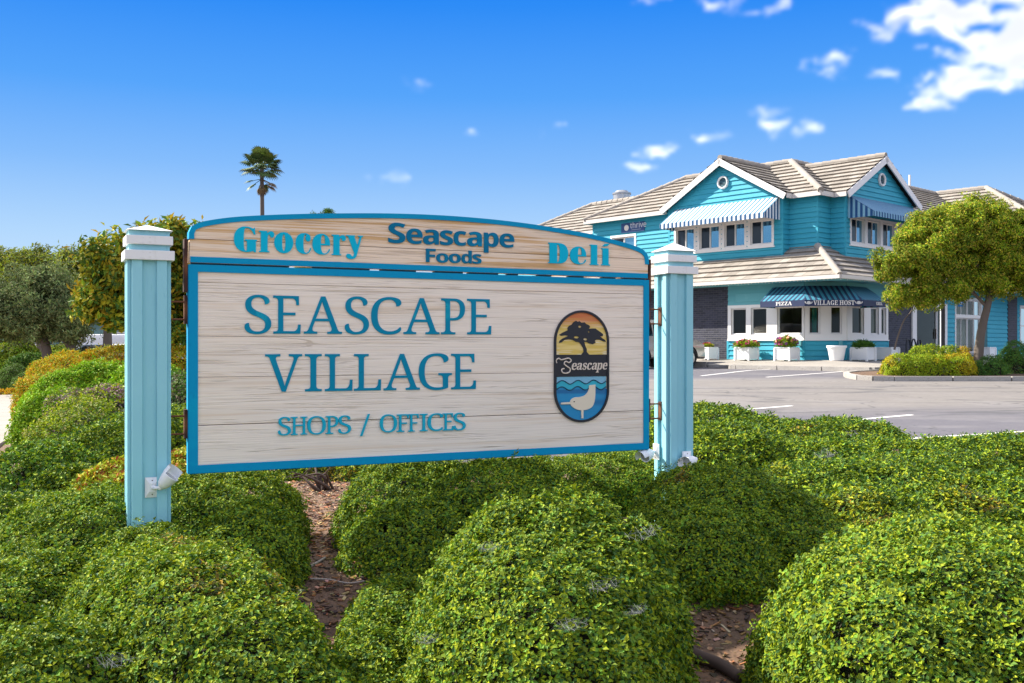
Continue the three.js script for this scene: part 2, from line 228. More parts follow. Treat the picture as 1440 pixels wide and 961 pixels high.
{ // planks of the main panel
  const ys = [yBot, sYv(270, 599), sYv(270, 531), sYv(270, 473), sYv(270, 397), yTop];
  for (let i = 0; i < ys.length - 1; i++) { const g = span(0, BW, ys[i] + (i ? (i === 1 ? 0.0013 : 0.0006) : 0), ys[i + 1] - (i === 0 ? 0.0013 : 0.0006), -T, 0, 0.002); boxUV(g); part('plank', uvShift(g, 0.03, i * 0.07), woodMain, sign); }
  part('added_backing', span(0.01, BW - 0.01, yBot + 0.01, yTop - 0.002, -T - 0.014, -T - 0.0006), std(lin(0.16, 0.13, 0.1), 0.9), sign);  // added behind the planks, unseen, so no daylight shows through the seams
  // arched header: outline sampled from the curve of its top edge
  const arc = [[266.5, 336], [266.8, 326], [270, 319.5], [280, 314.5], [300, 310.3], [330, 306.6], [370, 304.2], [420, 302.4], [480, 301.5], [540, 301.5], [600, 303.2], [660, 307], [720, 313], [780, 321.5], [830, 330.6], [870, 340.5], [890, 346.5], [902, 351.5], [908, 357], [910.5, 364], [911, 372]].map(p => new THREE.Vector2(...sg(...p)));
  const curve = new THREE.CatmullRomCurve3(arc.map(p => V(p.x, p.y, 0))).getSpacedPoints(90).map(p => new THREE.Vector2(p.x, p.y));
  const clipBand = (y0, y1) => { // part of the arched outline between two heights
    const poly = [new THREE.Vector2(0, hB), ...curve, new THREE.Vector2(BW, hB)];
    const cut = (pl, y, s) => { const o = []; for (let i = 0; i < pl.length; i++) { const a = pl[i], b = pl[(i + 1) % pl.length], ia = (a.y - y) * s >= 0, ib = (b.y - y) * s >= 0; if (ia) o.push(a); if (ia !== ib) { const t = (y - a.y) / (b.y - a.y); o.push(new THREE.Vector2(a.x + (b.x - a.x) * t, y)); } } return o; };
    return cut(cut(poly, y0, 1), y1, -1);
  };
  const hy = [hB, sYv(275, 336), 99];
  for (let i = 0; i < 2; i++) { const g = new THREE.ExtrudeGeometry(new THREE.Shape(clipBand(hy[i] + (i ? 0.0014 : 0), hy[i + 1] - 0.0014)), { depth: T, bevelEnabled: false, curveSegments: 4 }); g.translate(0, 0, -T); boxUV(g); part('plank', uvShift(g, 0.04, 0.3 + i * 0.05), woodHead, sign); }
  // raised blue borders
  const off = (pts, d) => pts.map((p, i) => { const a = pts[Math.max(0, i - 1)], b = pts[Math.min(pts.length - 1, i + 1)], t = b.clone().sub(a).normalize(); return new THREE.Vector2(p.x + t.y * d, p.y - t.x * d); });
  const outer = off(curve, -0.004), inner = off(curve, 0.0195);
  const arcG = new THREE.ExtrudeGeometry(new THREE.Shape([...outer, ...inner.reverse()]), { depth: T + 0.014, bevelEnabled: false }); arcG.translate(0, 0, -T - 0.008); boxUV(arcG);
  part('arched_border', arcG, M.signBlue, sign);
  part('header_band', span(0.004, BW - 0.004, hB + 0.0005, hBand, 0.0004, 0.006), M.signBlue, sign);
  const e = 0.006;
  part('border', [span(-0.004, BW + 0.004, yBot - 0.004, yIn0, 0.0004, e), span(-0.004, bx0, yIn0, yIn1, 0.0004, e), span(bx1, BW + 0.004, yIn0, yIn1, 0.0004, e), span(-0.004, BW + 0.004, yIn1, yTop + 0.002, 0.0004, e), span(-0.006, -0.0004, yBot - 0.004, yTop, -T, 0), span(BW + 0.0004, BW + 0.006, yBot - 0.004, yTop, -T, 0), span(-0.004, BW + 0.004, yBot - 0.0075, yBot - 0.0004, -T, 0)], M.signBlue, sign);
  // packing strips in the slot between header and panel, with daylight between them
  const r = rngOf(5), sh = []; for (let x = 0.01; x < BW - 0.05;) { const w = 0.04 + r() * 0.16; sh.push(span(x, Math.min(x + w, BW - 0.01), yTop + 0.0006, hB - 0.0003, -T, -0.014)); x += w + (r() < 0.5 ? 0.03 + r() * 0.09 : 0.003); }
  const stripMat = std(lin(0.02, 0.10, 0.17), 0.8); for (const g of sh) part('packing_strip', g, stripMat, sign);
  // rusty edge straps and hanging brackets
  for (const [x0, x1] of [[-0.022, -0.0065], [BW + 0.0065, BW + 0.02]]) part('edge_strap', span(x0, x1, sYv(267, 411), sYv(267, 336), -T - 0.002, 0.004, 0.003), M.rust, sign);
}
{ // letters: each glyph is fitted into the box that it fills on the board
  const lay = (mat, depth, list, fontName, refCap, z = 0) => {
    for (const [ch, x0, x1, yb, yt] of list) {                       // px of the left and right edge, baseline and cap top at the letter
      const fnt = fontName && font[fontName]; let g, s0 = sX(x0, yb), s1 = sX(x1, yb), b = sYv((x0 + x1) / 2, yb), t = sYv((x0 + x1) / 2, yt);
      const shapes = fnt ? fnt.generateShapes(ch, 1) : FAT[ch]();
      g = new THREE.ExtrudeGeometry(shapes, { depth: 1, bevelEnabled: false, curveSegments: 8 }); g.computeBoundingBox(); const B = g.boundingBox;
      if (fnt) { const cap = refCap === 'x' ? xh(fnt) : capH(fnt); g.translate(-B.min.x, 0, 0); g.scale((s1 - s0) / (B.max.x - B.min.x), (t - b) / cap, depth); }
      else { g.translate(-B.min.x, -B.min.y, 0); g.scale((s1 - s0) / (B.max.x - B.min.x), (t - b) / (B.max.y - B.min.y), depth); }
      g.translate(s0, b, z + 0.0003); boxUV(g); uvShift(g, x0 * 0.013, yb * 0.01, 1.6);
      part('letter', g, mat, sign);
    }
  };
  const bb = (f, c) => { const g = new THREE.ShapeGeometry(f.generateShapes(c, 1)); g.computeBoundingBox(); return g.boundingBox.max.y; };
  const capH = f => bb(f, 'E'), xh = f => bb(f, 'x');
  const LV = (x, a, b) => a + (b - a) * x;
  const row = (str, xs, l, r, yb, yt) => [...str].map((c, i) => { const m = ((xs[i][0] + xs[i][1]) / 2 - l) / (r - l); return [c, xs[i][0], xs[i][1], LV(m, yb[0], yb[1]), LV(m, yt[0], yt[1])]; });
  lay(M.letterDeep, 0.004, row('SEASCAPE', [[343.5, 381], [384, 422.5], [427, 480.5], [484.5, 518.5], [521.5, 564], [567, 617.5], [620, 653.5], [656.5, 690.5]], 343, 690, [469.3, 470.6], [415.2, 421]), 'serif_regular');
  lay(M.letterDeep, 0.004, row('VILLAGE', [[372.5, 424.5], [428.5, 452], [456.5, 495.5], [497.5, 535.5], [539, 590], [588.5, 635], [634, 669]], 372, 669, [551.5, 547.3], [498.3, 497.6]), 'serif_regular');
  lay(M.letterSmall, 0.009, row('SHOPS/OFFICES', [[390.5, 408.5], [408.5, 431.5], [431.5, 457.5], [457.5, 475], [475, 493], [506, 519.5], [533.5, 557.5], [557.5, 574], [573.5, 588], [590, 600.5], [600.5, 622], [622, 637], [637, 654]], 390, 654, [612.5, 604.8], [587, 580.7]), 'serif_regular');
  lay(M.letterHead, 0.006, row('S', [[545.5, 569.5]], 546, 722, [341.6, 348.6], [313.2, 323]), 'sans_bold');
  lay(M.letterHead, 0.006, row('eascape', [[571, 593.5], [594.5, 616.5], [618.5, 636.5], [637.5, 655], [656.5, 677], [680, 700.5], [702, 722.5]], 546, 722, [341.6, 348.6], [317.8, 327]).map(([c, a, b, yb, yt]) => [c, a, b, yb, yt + 2.4]), 'sans_bold', 'x');
  lay(M.letterHead, 0.006, row('F', [[598.5, 612]], 599, 677, [368.8, 371.2], [350, 351]), 'sans_bold');
  lay(M.letterHead, 0.006, row('oo', [[613, 630], [630.8, 647.5]], 599, 677, [369, 371.2], [356.2, 358]), 'sans_bold', 'x');
  lay(M.letterHead, 0.006, row('ds', [[648.5, 662.8], [664, 676.5]], 599, 677, [369, 371.2], [356.4, 358]), 'sans_bold', 'x');
  // fat-faced letters, drawn as outlines
  const sh = f => { const s = new THREE.Shape(); f(s); return s; };
  const C = (s, a, b, c, d, e, f) => s.bezierCurveTo(a, b, c, d, e, f), Lp = (s, ...p) => { for (let i = 0; i < p.length; i += 2) s.lineTo(p[i], p[i + 1]); };
  const FAT = {
    G: () => [sh(s => { s.moveTo(0.9, 0.98); Lp(s, 0.93, 0.7, 0.86, 0.7); C(s, 0.8, 0.86, 0.68, 0.95, 0.54, 0.95); C(s, 0.44, 0.95, 0.42, 0.8, 0.42, 0.5); C(s, 0.42, 0.18, 0.44, 0.05, 0.52, 0.05); Lp(s, 0.56, 0.07, 0.56, 0.43, 0.48, 0.45, 0.48, 0.5, 1, 0.5, 1, 0.45, 0.95, 0.43, 0.95, 0, 0.88, 0, 0.82, 0.05); C(s, 0.72, 0.0, 0.62, 0, 0.52, 0); C(s, 0.2, 0, 0, 0.2, 0, 0.5); C(s, 0, 0.8, 0.2, 1, 0.5, 1); C(s, 0.64, 1, 0.74, 0.97, 0.82, 0.92); })],
    r: () => [sh(s => { s.moveTo(0, 1); Lp(s, 0.54, 1, 0.54, 0.88); C(s, 0.6, 0.97, 0.7, 1, 0.8, 1); C(s, 0.94, 1, 1, 0.92, 1, 0.85); C(s, 1, 0.76, 0.94, 0.7, 0.84, 0.7); C(s, 0.72, 0.7, 0.72, 0.82, 0.68, 0.84); C(s, 0.6, 0.86, 0.56, 0.76, 0.56, 0.65); Lp(s, 0.56, 0.06, 0.68, 0.05, 0.68, 0, 0, 0, 0, 0.05, 0.12, 0.06, 0.12, 0.93, 0, 0.95); })],
    o: () => [sh(s => { s.absellipse(0.5, 0.5, 0.5, 0.5, 0, 2 * Math.PI); const h = new THREE.Path(); h.absellipse(0.5, 0.5, 0.09, 0.40, 0, 2 * Math.PI); s.holes.push(h); })],
    c: () => [sh(s => { s.moveTo(0.55, 1); C(s, 0.2, 1, 0, 0.8, 0, 0.5); C(s, 0, 0.2, 0.22, 0, 0.56, 0); C(s, 0.8, 0, 0.97, 0.1, 1, 0.3); Lp(s, 0.94, 0.3); C(s, 0.88, 0.12, 0.76, 0.06, 0.66, 0.06); C(s, 0.53, 0.06, 0.5, 0.25, 0.5, 0.5); C(s, 0.5, 0.8, 0.54, 0.94, 0.64, 0.94); C(s, 0.68, 0.94, 0.7, 0.9, 0.66, 0.84); C(s, 0.6, 0.7, 0.7, 0.6, 0.8, 0.6); C(s, 0.92, 0.6, 0.97, 0.68, 0.97, 0.76); C(s, 0.97, 0.92, 0.8, 1, 0.55, 1); })],
    e: () => [sh(s => { s.moveTo(1, 0.5); C(s, 1, 0.85, 0.8, 1, 0.52, 1); C(s, 0.2, 1, 0, 0.8, 0, 0.5); C(s, 0, 0.18, 0.22, 0, 0.56, 0); C(s, 0.8, 0, 0.97, 0.1, 1, 0.28); Lp(s, 0.94, 0.28); C(s, 0.88, 0.1, 0.76, 0.06, 0.66, 0.06); C(s, 0.53, 0.06, 0.48, 0.22, 0.48, 0.45); Lp(s, 1, 0.45); const h = new THREE.Path(); h.moveTo(0.48, 0.53); h.lineTo(0.72, 0.53); h.bezierCurveTo(0.72, 0.8, 0.7, 0.94, 0.6, 0.94); h.bezierCurveTo(0.5, 0.94, 0.48, 0.75, 0.48, 0.53); s.holes.push(h); })],
    y: () => [sh(s => { s.moveTo(0, 1); Lp(s, 0.52, 1, 0.52, 0.96, 0.48, 0.95, 0.66, 0.58, 0.8, 0.95, 0.7, 0.96, 0.7, 1, 1, 1, 1, 0.96, 0.92, 0.95, 0.6, 0.12); C(s, 0.54, 0.03, 0.4, 0, 0.26, 0); C(s, 0.1, 0, 0, 0.06, 0, 0.13); C(s, 0, 0.2, 0.08, 0.23, 0.18, 0.22); C(s, 0.3, 0.2, 0.28, 0.11, 0.38, 0.11); C(s, 0.44, 0.12, 0.46, 0.2, 0.47, 0.26); Lp(s, 0.1, 0.95, 0, 0.96); })],
    D: () => [sh(s => { s.moveTo(0, 1); Lp(s, 0.5, 1); C(s, 0.9, 1, 1, 0.75, 1, 0.5); C(s, 1, 0.25, 0.9, 0, 0.5, 0); Lp(s, 0, 0, 0, 0.05, 0.06, 0.06, 0.06, 0.94, 0, 0.95); const h = new THREE.Path(); h.moveTo(0.44, 0.06); h.lineTo(0.44, 0.94); h.bezierCurveTo(0.56, 0.94, 0.58, 0.75, 0.58, 0.5); h.bezierCurveTo(0.58, 0.25, 0.56, 0.06, 0.44, 0.06); s.holes.push(h); })],
    l: () => [sh(s => { s.moveTo(0, 1); Lp(s, 0.84, 1, 0.84, 0.05, 1, 0.05, 1, 0, 0, 0, 0, 0.05, 0.14, 0.05, 0.14, 0.95, 0, 0.95); })],
    i: () => [sh(s => { s.moveTo(0, 0.78); Lp(s, 0.84, 0.78, 0.84, 0.05, 1, 0.05, 1, 0, 0, 0, 0, 0.05, 0.14, 0.05, 0.14, 0.74, 0, 0.74); }), sh(s => { s.moveTo(0.12, 0.86); Lp(s, 0.7, 0.88, 0.98, 1, 0.4, 0.98); })],
  };
  lay(M.letterSky, 0.006, [['G', 328.5, 361, 354.6, 318.8], ['r', 363.8, 385.2, 355, 325.2], ['o', 385, 412, 356.6, 326.6], ['c', 415.2, 437, 357.4, 328], ['e', 438.8, 463.6, 358.4, 329], ['r', 466, 485.6, 359.2, 330.6], ['y', 486.4, 510, 364.8, 331.4]]);
  lay(M.letterSky, 0.006, [['D', 770.5, 798.2, 370.8, 342], ['e', 801, 823.6, 372, 347], ['l', 828.8, 841, 373, 344.5], ['i', 845, 857, 373.6, 342.6]]);
}
{ // oval emblem: ring, sunset, dark tree, name band, waves and shore bird
  const [x0, yT] = sg(778.4, 436), [x1, yB] = sg(855.4, 592.5), w = x1 - x0, h = yT - yB;
  const E = (zx, zy) => new THREE.Vector2(x0 + (zx - 92) / 391 * w, yT - (zy - 75) / 801 * h);        // emblem coordinates
  const r = w / 2, pill = (d, cy = 0) => { const s = new THREE.Shape(), rr2 = r - d; s.absarc(x0 + r, yT - r, rr2, 0, Math.PI); s.absarc(x0 + r, yB + r, rr2, Math.PI, 2 * Math.PI); return s; };
  const slab = (shape, z0, z1) => { const g = new THREE.ExtrudeGeometry(shape, { depth: z1 - z0, bevelEnabled: false, curveSegments: 24 }); g.translate(0, 0, z0); boxUV(g); return g; };
  const clipPill = (ya, yb) => { const pts = pill(0.012).getPoints(40), cut = (pl, y, s) => { const o = []; for (let i = 0; i < pl.length; i++) { const a = pl[i], b = pl[(i + 1) % pl.length], ia = (a.y - y) * s >= 0, ib = (b.y - y) * s >= 0; if (ia) o.push(a); if (ia !== ib) { const t = (y - a.y) / (b.y - a.y); o.push(new THREE.Vector2(a.x + (b.x - a.x) * t, y)); } } return o; }; return new THREE.Shape(cut(cut(pts, yb, 1), ya, -1)); };
  const ring = pill(0); ring.holes.push(new THREE.Path(pill(0.012).getPoints(40)));
  const emblem = part('emblem', slab(ring, 0.0003, 0.010), M.black, sign);
  const sunset = tex(128, 512, (u, v) => { const n = tn(u, v, 3, 26, 91), k = tn(u, v, 4, 60, 92); let c = mix([0.72, 0.50, 0.10], [0.85, 0.62, 0.22], ss(0.3, 0.7, n)); c = mix(c, [0.85, 0.70, 0.45], ss(0.62, 0.8, k)); c = mix(c, [0.62, 0.17, 0.05], cl(ss(0.55, 0.85, v) * (0.6 + 0.7 * n))); return c; });
  const y1 = E(0, 392).y, y2 = E(0, 548).y;
  const up = clipPill(yT, y1), gs = slab(up, 0.0004, 0.003); { const u = gs.attributes.uv; for (let i = 0; i < u.count; i++) u.setXY(i, (u.getX(i) - x0) / w, cl((u.getY(i) - y1) / (yT - y1), 0.01, 0.99)); }
  part('sunset_field', gs, new THREE.MeshStandardMaterial({ map: sunset, roughness: 0.6 }), emblem);
  part('name_band', slab(clipPill(y1, y2), 0.0004, 0.006), M.black, emblem);
  part('water_field', slab(clipPill(E(0, 640).y, yB), 0.0004, 0.003), new THREE.MeshStandardMaterial({ map: tex(256, 256, (u, v) => mix([0.005, 0.25, 0.50], [0.0, 0.14, 0.34], ss(0.5, 0.7, tn(u, v, 3, 30, 95)))), roughness: 0.5 }), emblem);
  const wave = (yc, lo) => { const p = []; for (let i = 0; i <= 48; i++) { const t = i / 48; p.push(E(112 + t * 352, yc + 13 * Math.cos(t * 6.3 * Math.PI + 1.0 + lo))); } return p; };
  const w1 = wave(588, 0), w2 = wave(632, 0.2);
  part('water_field', slab(new THREE.Shape([E(112, 549), ...w1, E(464, 549)]), 0.0004, 0.0028), std(lin(0.20, 0.46, 0.62), 0.5), emblem);
  part('water_field', slab(new THREE.Shape([...w1, ...w2.slice().reverse()]), 0.0006, 0.0026), std(lin(0.02, 0.42, 0.55), 0.5), emblem);
  part('water_field', slab(new THREE.Shape([...w2, E(464, 642), E(112, 642)]), 0.0005, 0.0024), std(lin(0.005, 0.25, 0.50), 0.5), emblem);
  for (const wv of [w1, w2]) part('wave_line', tube(wv.map(p => V(p.x, p.y, 0.004)), 0.0028, 0.0028, 6, 60), std(lin(0.0, 0.05, 0.10), 0.5), emblem);
  const poly = a => new THREE.Shape(a.map(p => E(...p)));
  const tr = poly([[126, 308], [132, 292], [150, 278], [170, 268], [192, 258], [168, 254], [140, 258], [128, 250], [150, 236], [188, 218], [186, 202], [196, 188], [216, 178], [228, 160], [246, 150], [258, 158], [270, 152], [284, 164], [306, 160], [318, 172], [340, 182], [346, 194], [336, 206], [362, 204], [386, 204], [400, 216], [424, 232], [440, 244], [438, 258], [418, 262], [438, 276], [456, 288], [460, 300], [440, 296], [416, 284], [392, 284], [380, 292], [386, 306], [366, 318], [340, 312], [320, 300], [304, 302], [312, 330], [322, 352], [322, 372], [340, 392], [284, 392], [300, 372], [298, 348], [284, 322], [268, 304], [244, 300], [222, 286], [194, 282], [166, 286], [142, 306]]);
  for (const [cx, cy, rx, ry] of [[272, 192, 11, 8], [248, 268, 18, 8], [312, 282, 14, 8], [336, 228, 6, 5]]) { const p = new THREE.Path(), c = E(cx, cy); p.absellipse(c.x, c.y, rx / 391 * w, ry / 801 * h, 0, 2 * Math.PI); tr.holes.push(p); }
  part('tree_silhouette', slab(tr, 0.0032, 0.007), M.black, emblem);
  const bird = new THREE.Shape(); { const m = (a, b) => { const p = E(a, b); return [p.x, p.y]; }; bird.moveTo(...m(140, 732)); bird.lineTo(...m(204, 729)); bird.bezierCurveTo(...m(206, 706), ...m(230, 694), ...m(256, 696)); bird.bezierCurveTo(...m(310, 696), ...m(336, 670), ...m(340, 612)); bird.lineTo(...m(384, 608)); bird.bezierCurveTo(...m(382, 680), ...m(388, 760), ...m(344, 778)); bird.bezierCurveTo(...m(330, 786), ...m(312, 788), ...m(298, 790)); bird.lineTo(...m(297, 848)); bird.lineTo(...m(284, 848)); bird.lineTo(...m(282, 790)); bird.bezierCurveTo(...m(250, 788), ...m(214, 768), ...m(206, 744)); bird.lineTo(...m(140, 744)); }
  part('bird', slab(bird, 0.0032, 0.008), M.cream, emblem);
  { const c = E(231, 727), g = new THREE.CylinderGeometry(0.0035, 0.0035, 0.002, 10); g.rotateX(Math.PI / 2); g.translate(c.x, c.y, 0.009); part('bird_eye', g, M.black, emblem); }
  // the name in slanted script-like letters with a looped capital
  const put = (ch, fx, a, b, base, top, ref) => { const fnt = font.serif_bold, g = new THREE.ExtrudeGeometry(fnt.generateShapes(ch, 1), { depth: 1, bevelEnabled: false, curveSegments: 6 }); g.computeBoundingBox(); const B = g.boundingBox, A = E(a, base), Z = E(b, top), rf = new THREE.ShapeGeometry(fnt.generateShapes(ref, 1)); rf.computeBoundingBox(); g.translate(-B.min.x, 0, 0); g.scale((Z.x - A.x) / (B.max.x - B.min.x), (Z.y - A.y) / rf.boundingBox.max.y, 0.003); g.applyMatrix4(new THREE.Matrix4().makeShear(0, 0, 0.22, 0, 0, 0)); g.translate(A.x - 0.002, A.y, 0.0062); return part('letter', g, std(lin(0.72, 0.60, 0.50), 0.6), emblem); };
  [['e', 212, 246], ['a', 248, 286], ['s', 290, 318], ['c', 322, 352], ['a', 356, 394], ['p', 392, 430], ['e', 434, 468]].forEach(([c, a, b]) => put(c, 0, a, b, 500, 452, 'x'));
  part('letter', tube([[108, 452], [104, 432], [122, 418], [140, 428], [160, 424], [196, 418], [210, 434], [196, 448], [170, 440], [160, 456], [182, 476], [202, 492], [200, 512], [172, 524], [148, 516], [144, 496], [162, 490]].map(p => { const e = E(...p); return V(e.x, e.y, 0.0072); }), 0.0038, 0.0038, 6, 70), std(lin(0.72, 0.60, 0.50), 0.6), emblem);
}
// posts: boarded box with battens on every face, double collar and a little hipped cap
function signPost(s0, s1, dy, roofUp, label) {
  const w = s1 - s0, d = 0.16, cx = (s0 + s1) / 2, cz = -0.0225, y = py => SY + (HY - py) / F * 4.37 + dy, yb = -0.6, p = part('sign_post', span(cx - w / 2 + 0.016, cx + w / 2 - 0.016, yb, y(344), cz - d / 2 + 0.016, cz + d / 2 - 0.016), M.postTeal, sign);
  if (label) p.userData.label = label;
  const bw = 0.043, t = 0.016, top = y(366), e = 0.0004, HW = w / 2, HD = d / 2;
  for (const sz of [-1, 1]) for (const sx of [-1, 1]) {
    const x = cx + sx * (HW - 0.016 - bw / 2 - 0.002);
    part('batten', span(x - bw / 2, x + bw / 2, yb, top, cz + (sz > 0 ? HD - t + e : -HD), cz + (sz > 0 ? HD : -HD + t - e), 0.002), M.postTeal, p);
    const z = cz + sx * (HD - 0.016 - bw / 2 - 0.001), xs = sz > 0 ? [cx + HW - t + e, cx + HW] : [cx - HW, cx - HW + t - e];
    part('batten', span(xs[0], xs[1], yb, top, z - bw / 2 + 0.004, z + bw / 2 - 0.004, 0.002), M.postTeal, p);
  }
  const ringGeo = (o, y0, y1, th) => [span(cx - HW - o, cx + HW + o, y0, y1, cz + HD + o - th, cz + HD + o, 0.002), span(cx - HW - o, cx + HW + o, y0, y1, cz - HD - o, cz - HD - o + th, 0.002), span(cx - HW - o, cx - HW - o + th, y0, y1 - 0.001, cz - HD - o + th + e, cz + HD + o - th - e), span(cx + HW + o - th, cx + HW + o, y0, y1 - 0.001, cz - HD - o + th + e, cz + HD + o - th - e)];
  part('collar', ringGeo(0.012, y(366.3), y(352.8), 0.02), M.white, p);
  part('collar', ringGeo(0.006, y(344.5), y(332.2), 0.02), M.white, p);
  part('neck', span(cx - HW + 0.006, cx + HW - 0.006, y(352.6), y(324.6), cz - HD + 0.012, cz + HD - 0.012), M.postTeal, p);
  const cap = new THREE.ConeGeometry(0.5 * Math.SQRT2, 1, 4, 1); cap.rotateY(Math.PI / 4); cap.scale(w + 0.012, roofUp, d + 0.012); cap.translate(cx, y(324.4) + roofUp / 2, cz);
  part('post_cap', toCreasedNormals(cap, 0.3), M.white, p);
  return { cx, cz, HW, HD, w, d, y };
}
const postL = signPost(-0.265, -0.083, 0, 0.030), postR = signPost(2.552, 2.737, 0.028, 0.052);
{ // U-shaped iron hangers: two prongs from the board edge into the post
  const hang = (xb, xp, ya, yb2) => {
    const m = (xb + xp) / 2, z = -0.0225;
    part('bracket', [tube([V(xb, ya, z), V(m, ya, z), V(xp, ya, z)], 0.0045, 0.0045, 7), tube([V(xb, yb2, z), V(m, yb2, z), V(xp, yb2, z)], 0.0045, 0.0045, 7), span(xp - 0.0045, xp + 0.004, yb2 - 0.012, ya + 0.012, z - 0.012, z + 0.012), span(xb - 0.006, xb + 0.008, yb2 - 0.02, ya + 0.03, z - 0.014, z + 0.014)], M.rust, sign);
  };
  const yl = py => SY + (HY - py) / F * 4.44, yr = py => SY + (HY - py) / F * 5.58;
  hang(-0.014, -0.083, yl(424), yl(449)); hang(-0.014, -0.083, yl(586.5), yl(612));
  hang(BW + 0.014, 2.553, yr(435.2), yr(455.6)); hang(BW + 0.014, 2.553, yr(568.5), yr(589));
}
// floodlights on the posts: plate, swivel arm, bullet shade with a hood
function floodlight(label, posLocal, aim, plateTurn, rusty) {
  const o = thing('floodlight', label, 'floodlight', sign.localToWorld(posLocal.clone()), signTurn + plateTurn, 'white floodlights that light the sign');
  const pl = new THREE.CylinderGeometry(0.024, 0.058, 0.012, 4); pl.rotateY(Math.PI / 4); pl.rotateX(Math.PI / 2); pl.scale(0.72, 1.08, 1); pl.translate(0, 0, 0.008);
  const plate = part('mounting_plate', [toCreasedNormals(pl, 0.3), span(-0.03, 0.03, -0.044, 0.044, 0, 0.003)], M.lampWhite, o);
  for (const y of [-0.03, 0.03]) { const s = new THREE.CylinderGeometry(0.003, 0.003, 0.003, 8); s.rotateX(Math.PI / 2); s.translate(0, y, 0.008); part('screw', s, M.iron, plate); }
  const k = V(0.03, 0.002, 0.045);
  part('swivel_arm', [tube([V(0, 0, 0.008), V(0.012, 0, 0.03), k], 0.009, 0.008, 10), new THREE.SphereGeometry(0.012, 12, 8).translate(k.x, k.y, k.z)], M.lampWhite, o);
  const head = new THREE.LatheGeometry([[0.001, 0], [0.016, 0.004], [0.026, 0.018], [0.033, 0.042], [0.037, 0.066], [0.0375, 0.07], [0.034, 0.07], [0.03, 0.045], [0.001, 0.03]].map(p => new THREE.Vector2(...p)), 20);
  const q = new THREE.Quaternion().setFromUnitVectors(V(0, 1, 0), aim.clone().normalize());
  const hd = part('lamp_head', head, M.lampWhite, o); hd.quaternion.copy(q); hd.position.copy(k);
  const hood = new THREE.CylinderGeometry(0.0375, 0.0375, 0.036, 16, 1, true, Math.PI * 0.6, Math.PI * 1.1); hood.translate(0, 0.086, 0); part('hood', hood, new THREE.MeshStandardMaterial({ color: lin(0.8, 0.8, 0.81), roughness: 0.45, side: THREE.DoubleSide }), hd);
  const lens = new THREE.CylinderGeometry(0.033, 0.033, 0.003, 16); lens.translate(0, 0.062, 0); part('lens', lens, std(lin(0.35, 0.36, 0.36), 0.1), hd);
  return o;
}
floodlight('white floodlight with square plate on the front of the left post', V(-0.163, SY + (HY - 685) / F * 4.38, postL.cz + postL.HD - 0.012), V(0.62, 0.8, 0.25), 0);
floodlight('grimy white floodlight low on the front of the right post', V(2.675, SY + (HY - 645) / F * 5.62, postR.cz + postR.HD), V(-1, -0.25, 0.12), 0);
floodlight('white floodlight half hidden behind the bottom right corner of the board', V(2.553, SY + (HY - 636) / F * 5.62, -0.06), V(0.2, -0.25, 0.9), -Math.PI / 2);

// ---------------------------------------------------------------- the shop building on the corner
// local frame: x = v (along the right-hand front), -z = u (along the left-hand front), y = height; h() turns eye-relative heights
const BASE = 0.47, BC = V(11.36, EYE - BASE, -37);
const shop = thing('shop_building', 'two storey blue clapboard corner building with gables and striped awnings behind the car park', 'building', BC, Math.atan2(0.672, 0.741));
const each = (n, l, m) => l.forEach(g => part(n, g, m, shop));
const H = h => h + BASE, U = (u, v, h) => V(v, H(h), -u);
const toWorld = (u, v, h) => V(BC.x - 0.672 * u + 0.741 * v, EYE + h, -(37 + 0.741 * u + 0.672 * v));
const B = {
  siding: std('#ffffff', 0.7, { map: paintTex([0.03, 0.345, 0.465], [0.05, 0.395, 0.515], [0.02, 0.285, 0.395], 11) }),
  sidingLit: std('#ffffff', 0.7, { map: paintTex([0.13, 0.40, 0.44], [0.16, 0.44, 0.48], [0.11, 0.35, 0.40], 13) }),  // paler copy of the siding: bounce light below the eave put into the colour
  trim: std(lin(0.78, 0.76, 0.74), 0.55),
  gutter: std(lin(0.62, 0.58, 0.54), 0.6),
  pane: new THREE.MeshPhysicalMaterial({ color: lin(0.012, 0.02, 0.035), roughness: 0.03, metalness: 0, ior: 2.1 }),
  skyPane: new THREE.MeshPhysicalMaterial({ color: lin(0.16, 0.36, 0.50), roughness: 0.03, metalness: 0.75 }), screen: new THREE.MeshPhysicalMaterial({ color: lin(0.012, 0.018, 0.028), roughness: 0.12, ior: 1.5 }),  // odd-column panes: blue sky reflection put into a metallic colour
  glass: new THREE.MeshPhysicalMaterial({ color: lin(0.8, 0.85, 0.85), roughness: 0.02, transmission: 1, thickness: 0, ior: 1.5, specularIntensity: 0.4 }),
  blind: std(lin(0.05, 0.16, 0.26), 0.8), room: std(lin(0.16, 0.11, 0.07), 0.9), floor: std(lin(0.10, 0.08, 0.06), 0.9),
  curtain: std(lin(0.42, 0.36, 0.28), 0.9), purple: std(lin(0.10, 0.07, 0.30), 0.9),
};
const brickTex = tex(512, 512, (u, v) => { // small dark glazed bricks with pale joints: 8 x 24 in one tile of 2 m
  const r = Math.floor(v * 24), x = u * 8 + (r % 2) * 0.5, i = ((Math.floor(x) % 8) + 8) % 8, fx = x - Math.floor(x), fy = v * 24 - r, k = h3(i, r, 5);
  const j = fx < 0.035 || fy < 0.13; return j ? [0.095, 0.095, 0.105] : mix([0.010, 0.012, 0.028], [0.034, 0.036, 0.065], k).map(c => c * (0.8 + 0.4 * tn(u, v, 90, 90, 7)));
}, { rx: 0.5, ry: 0.5 });
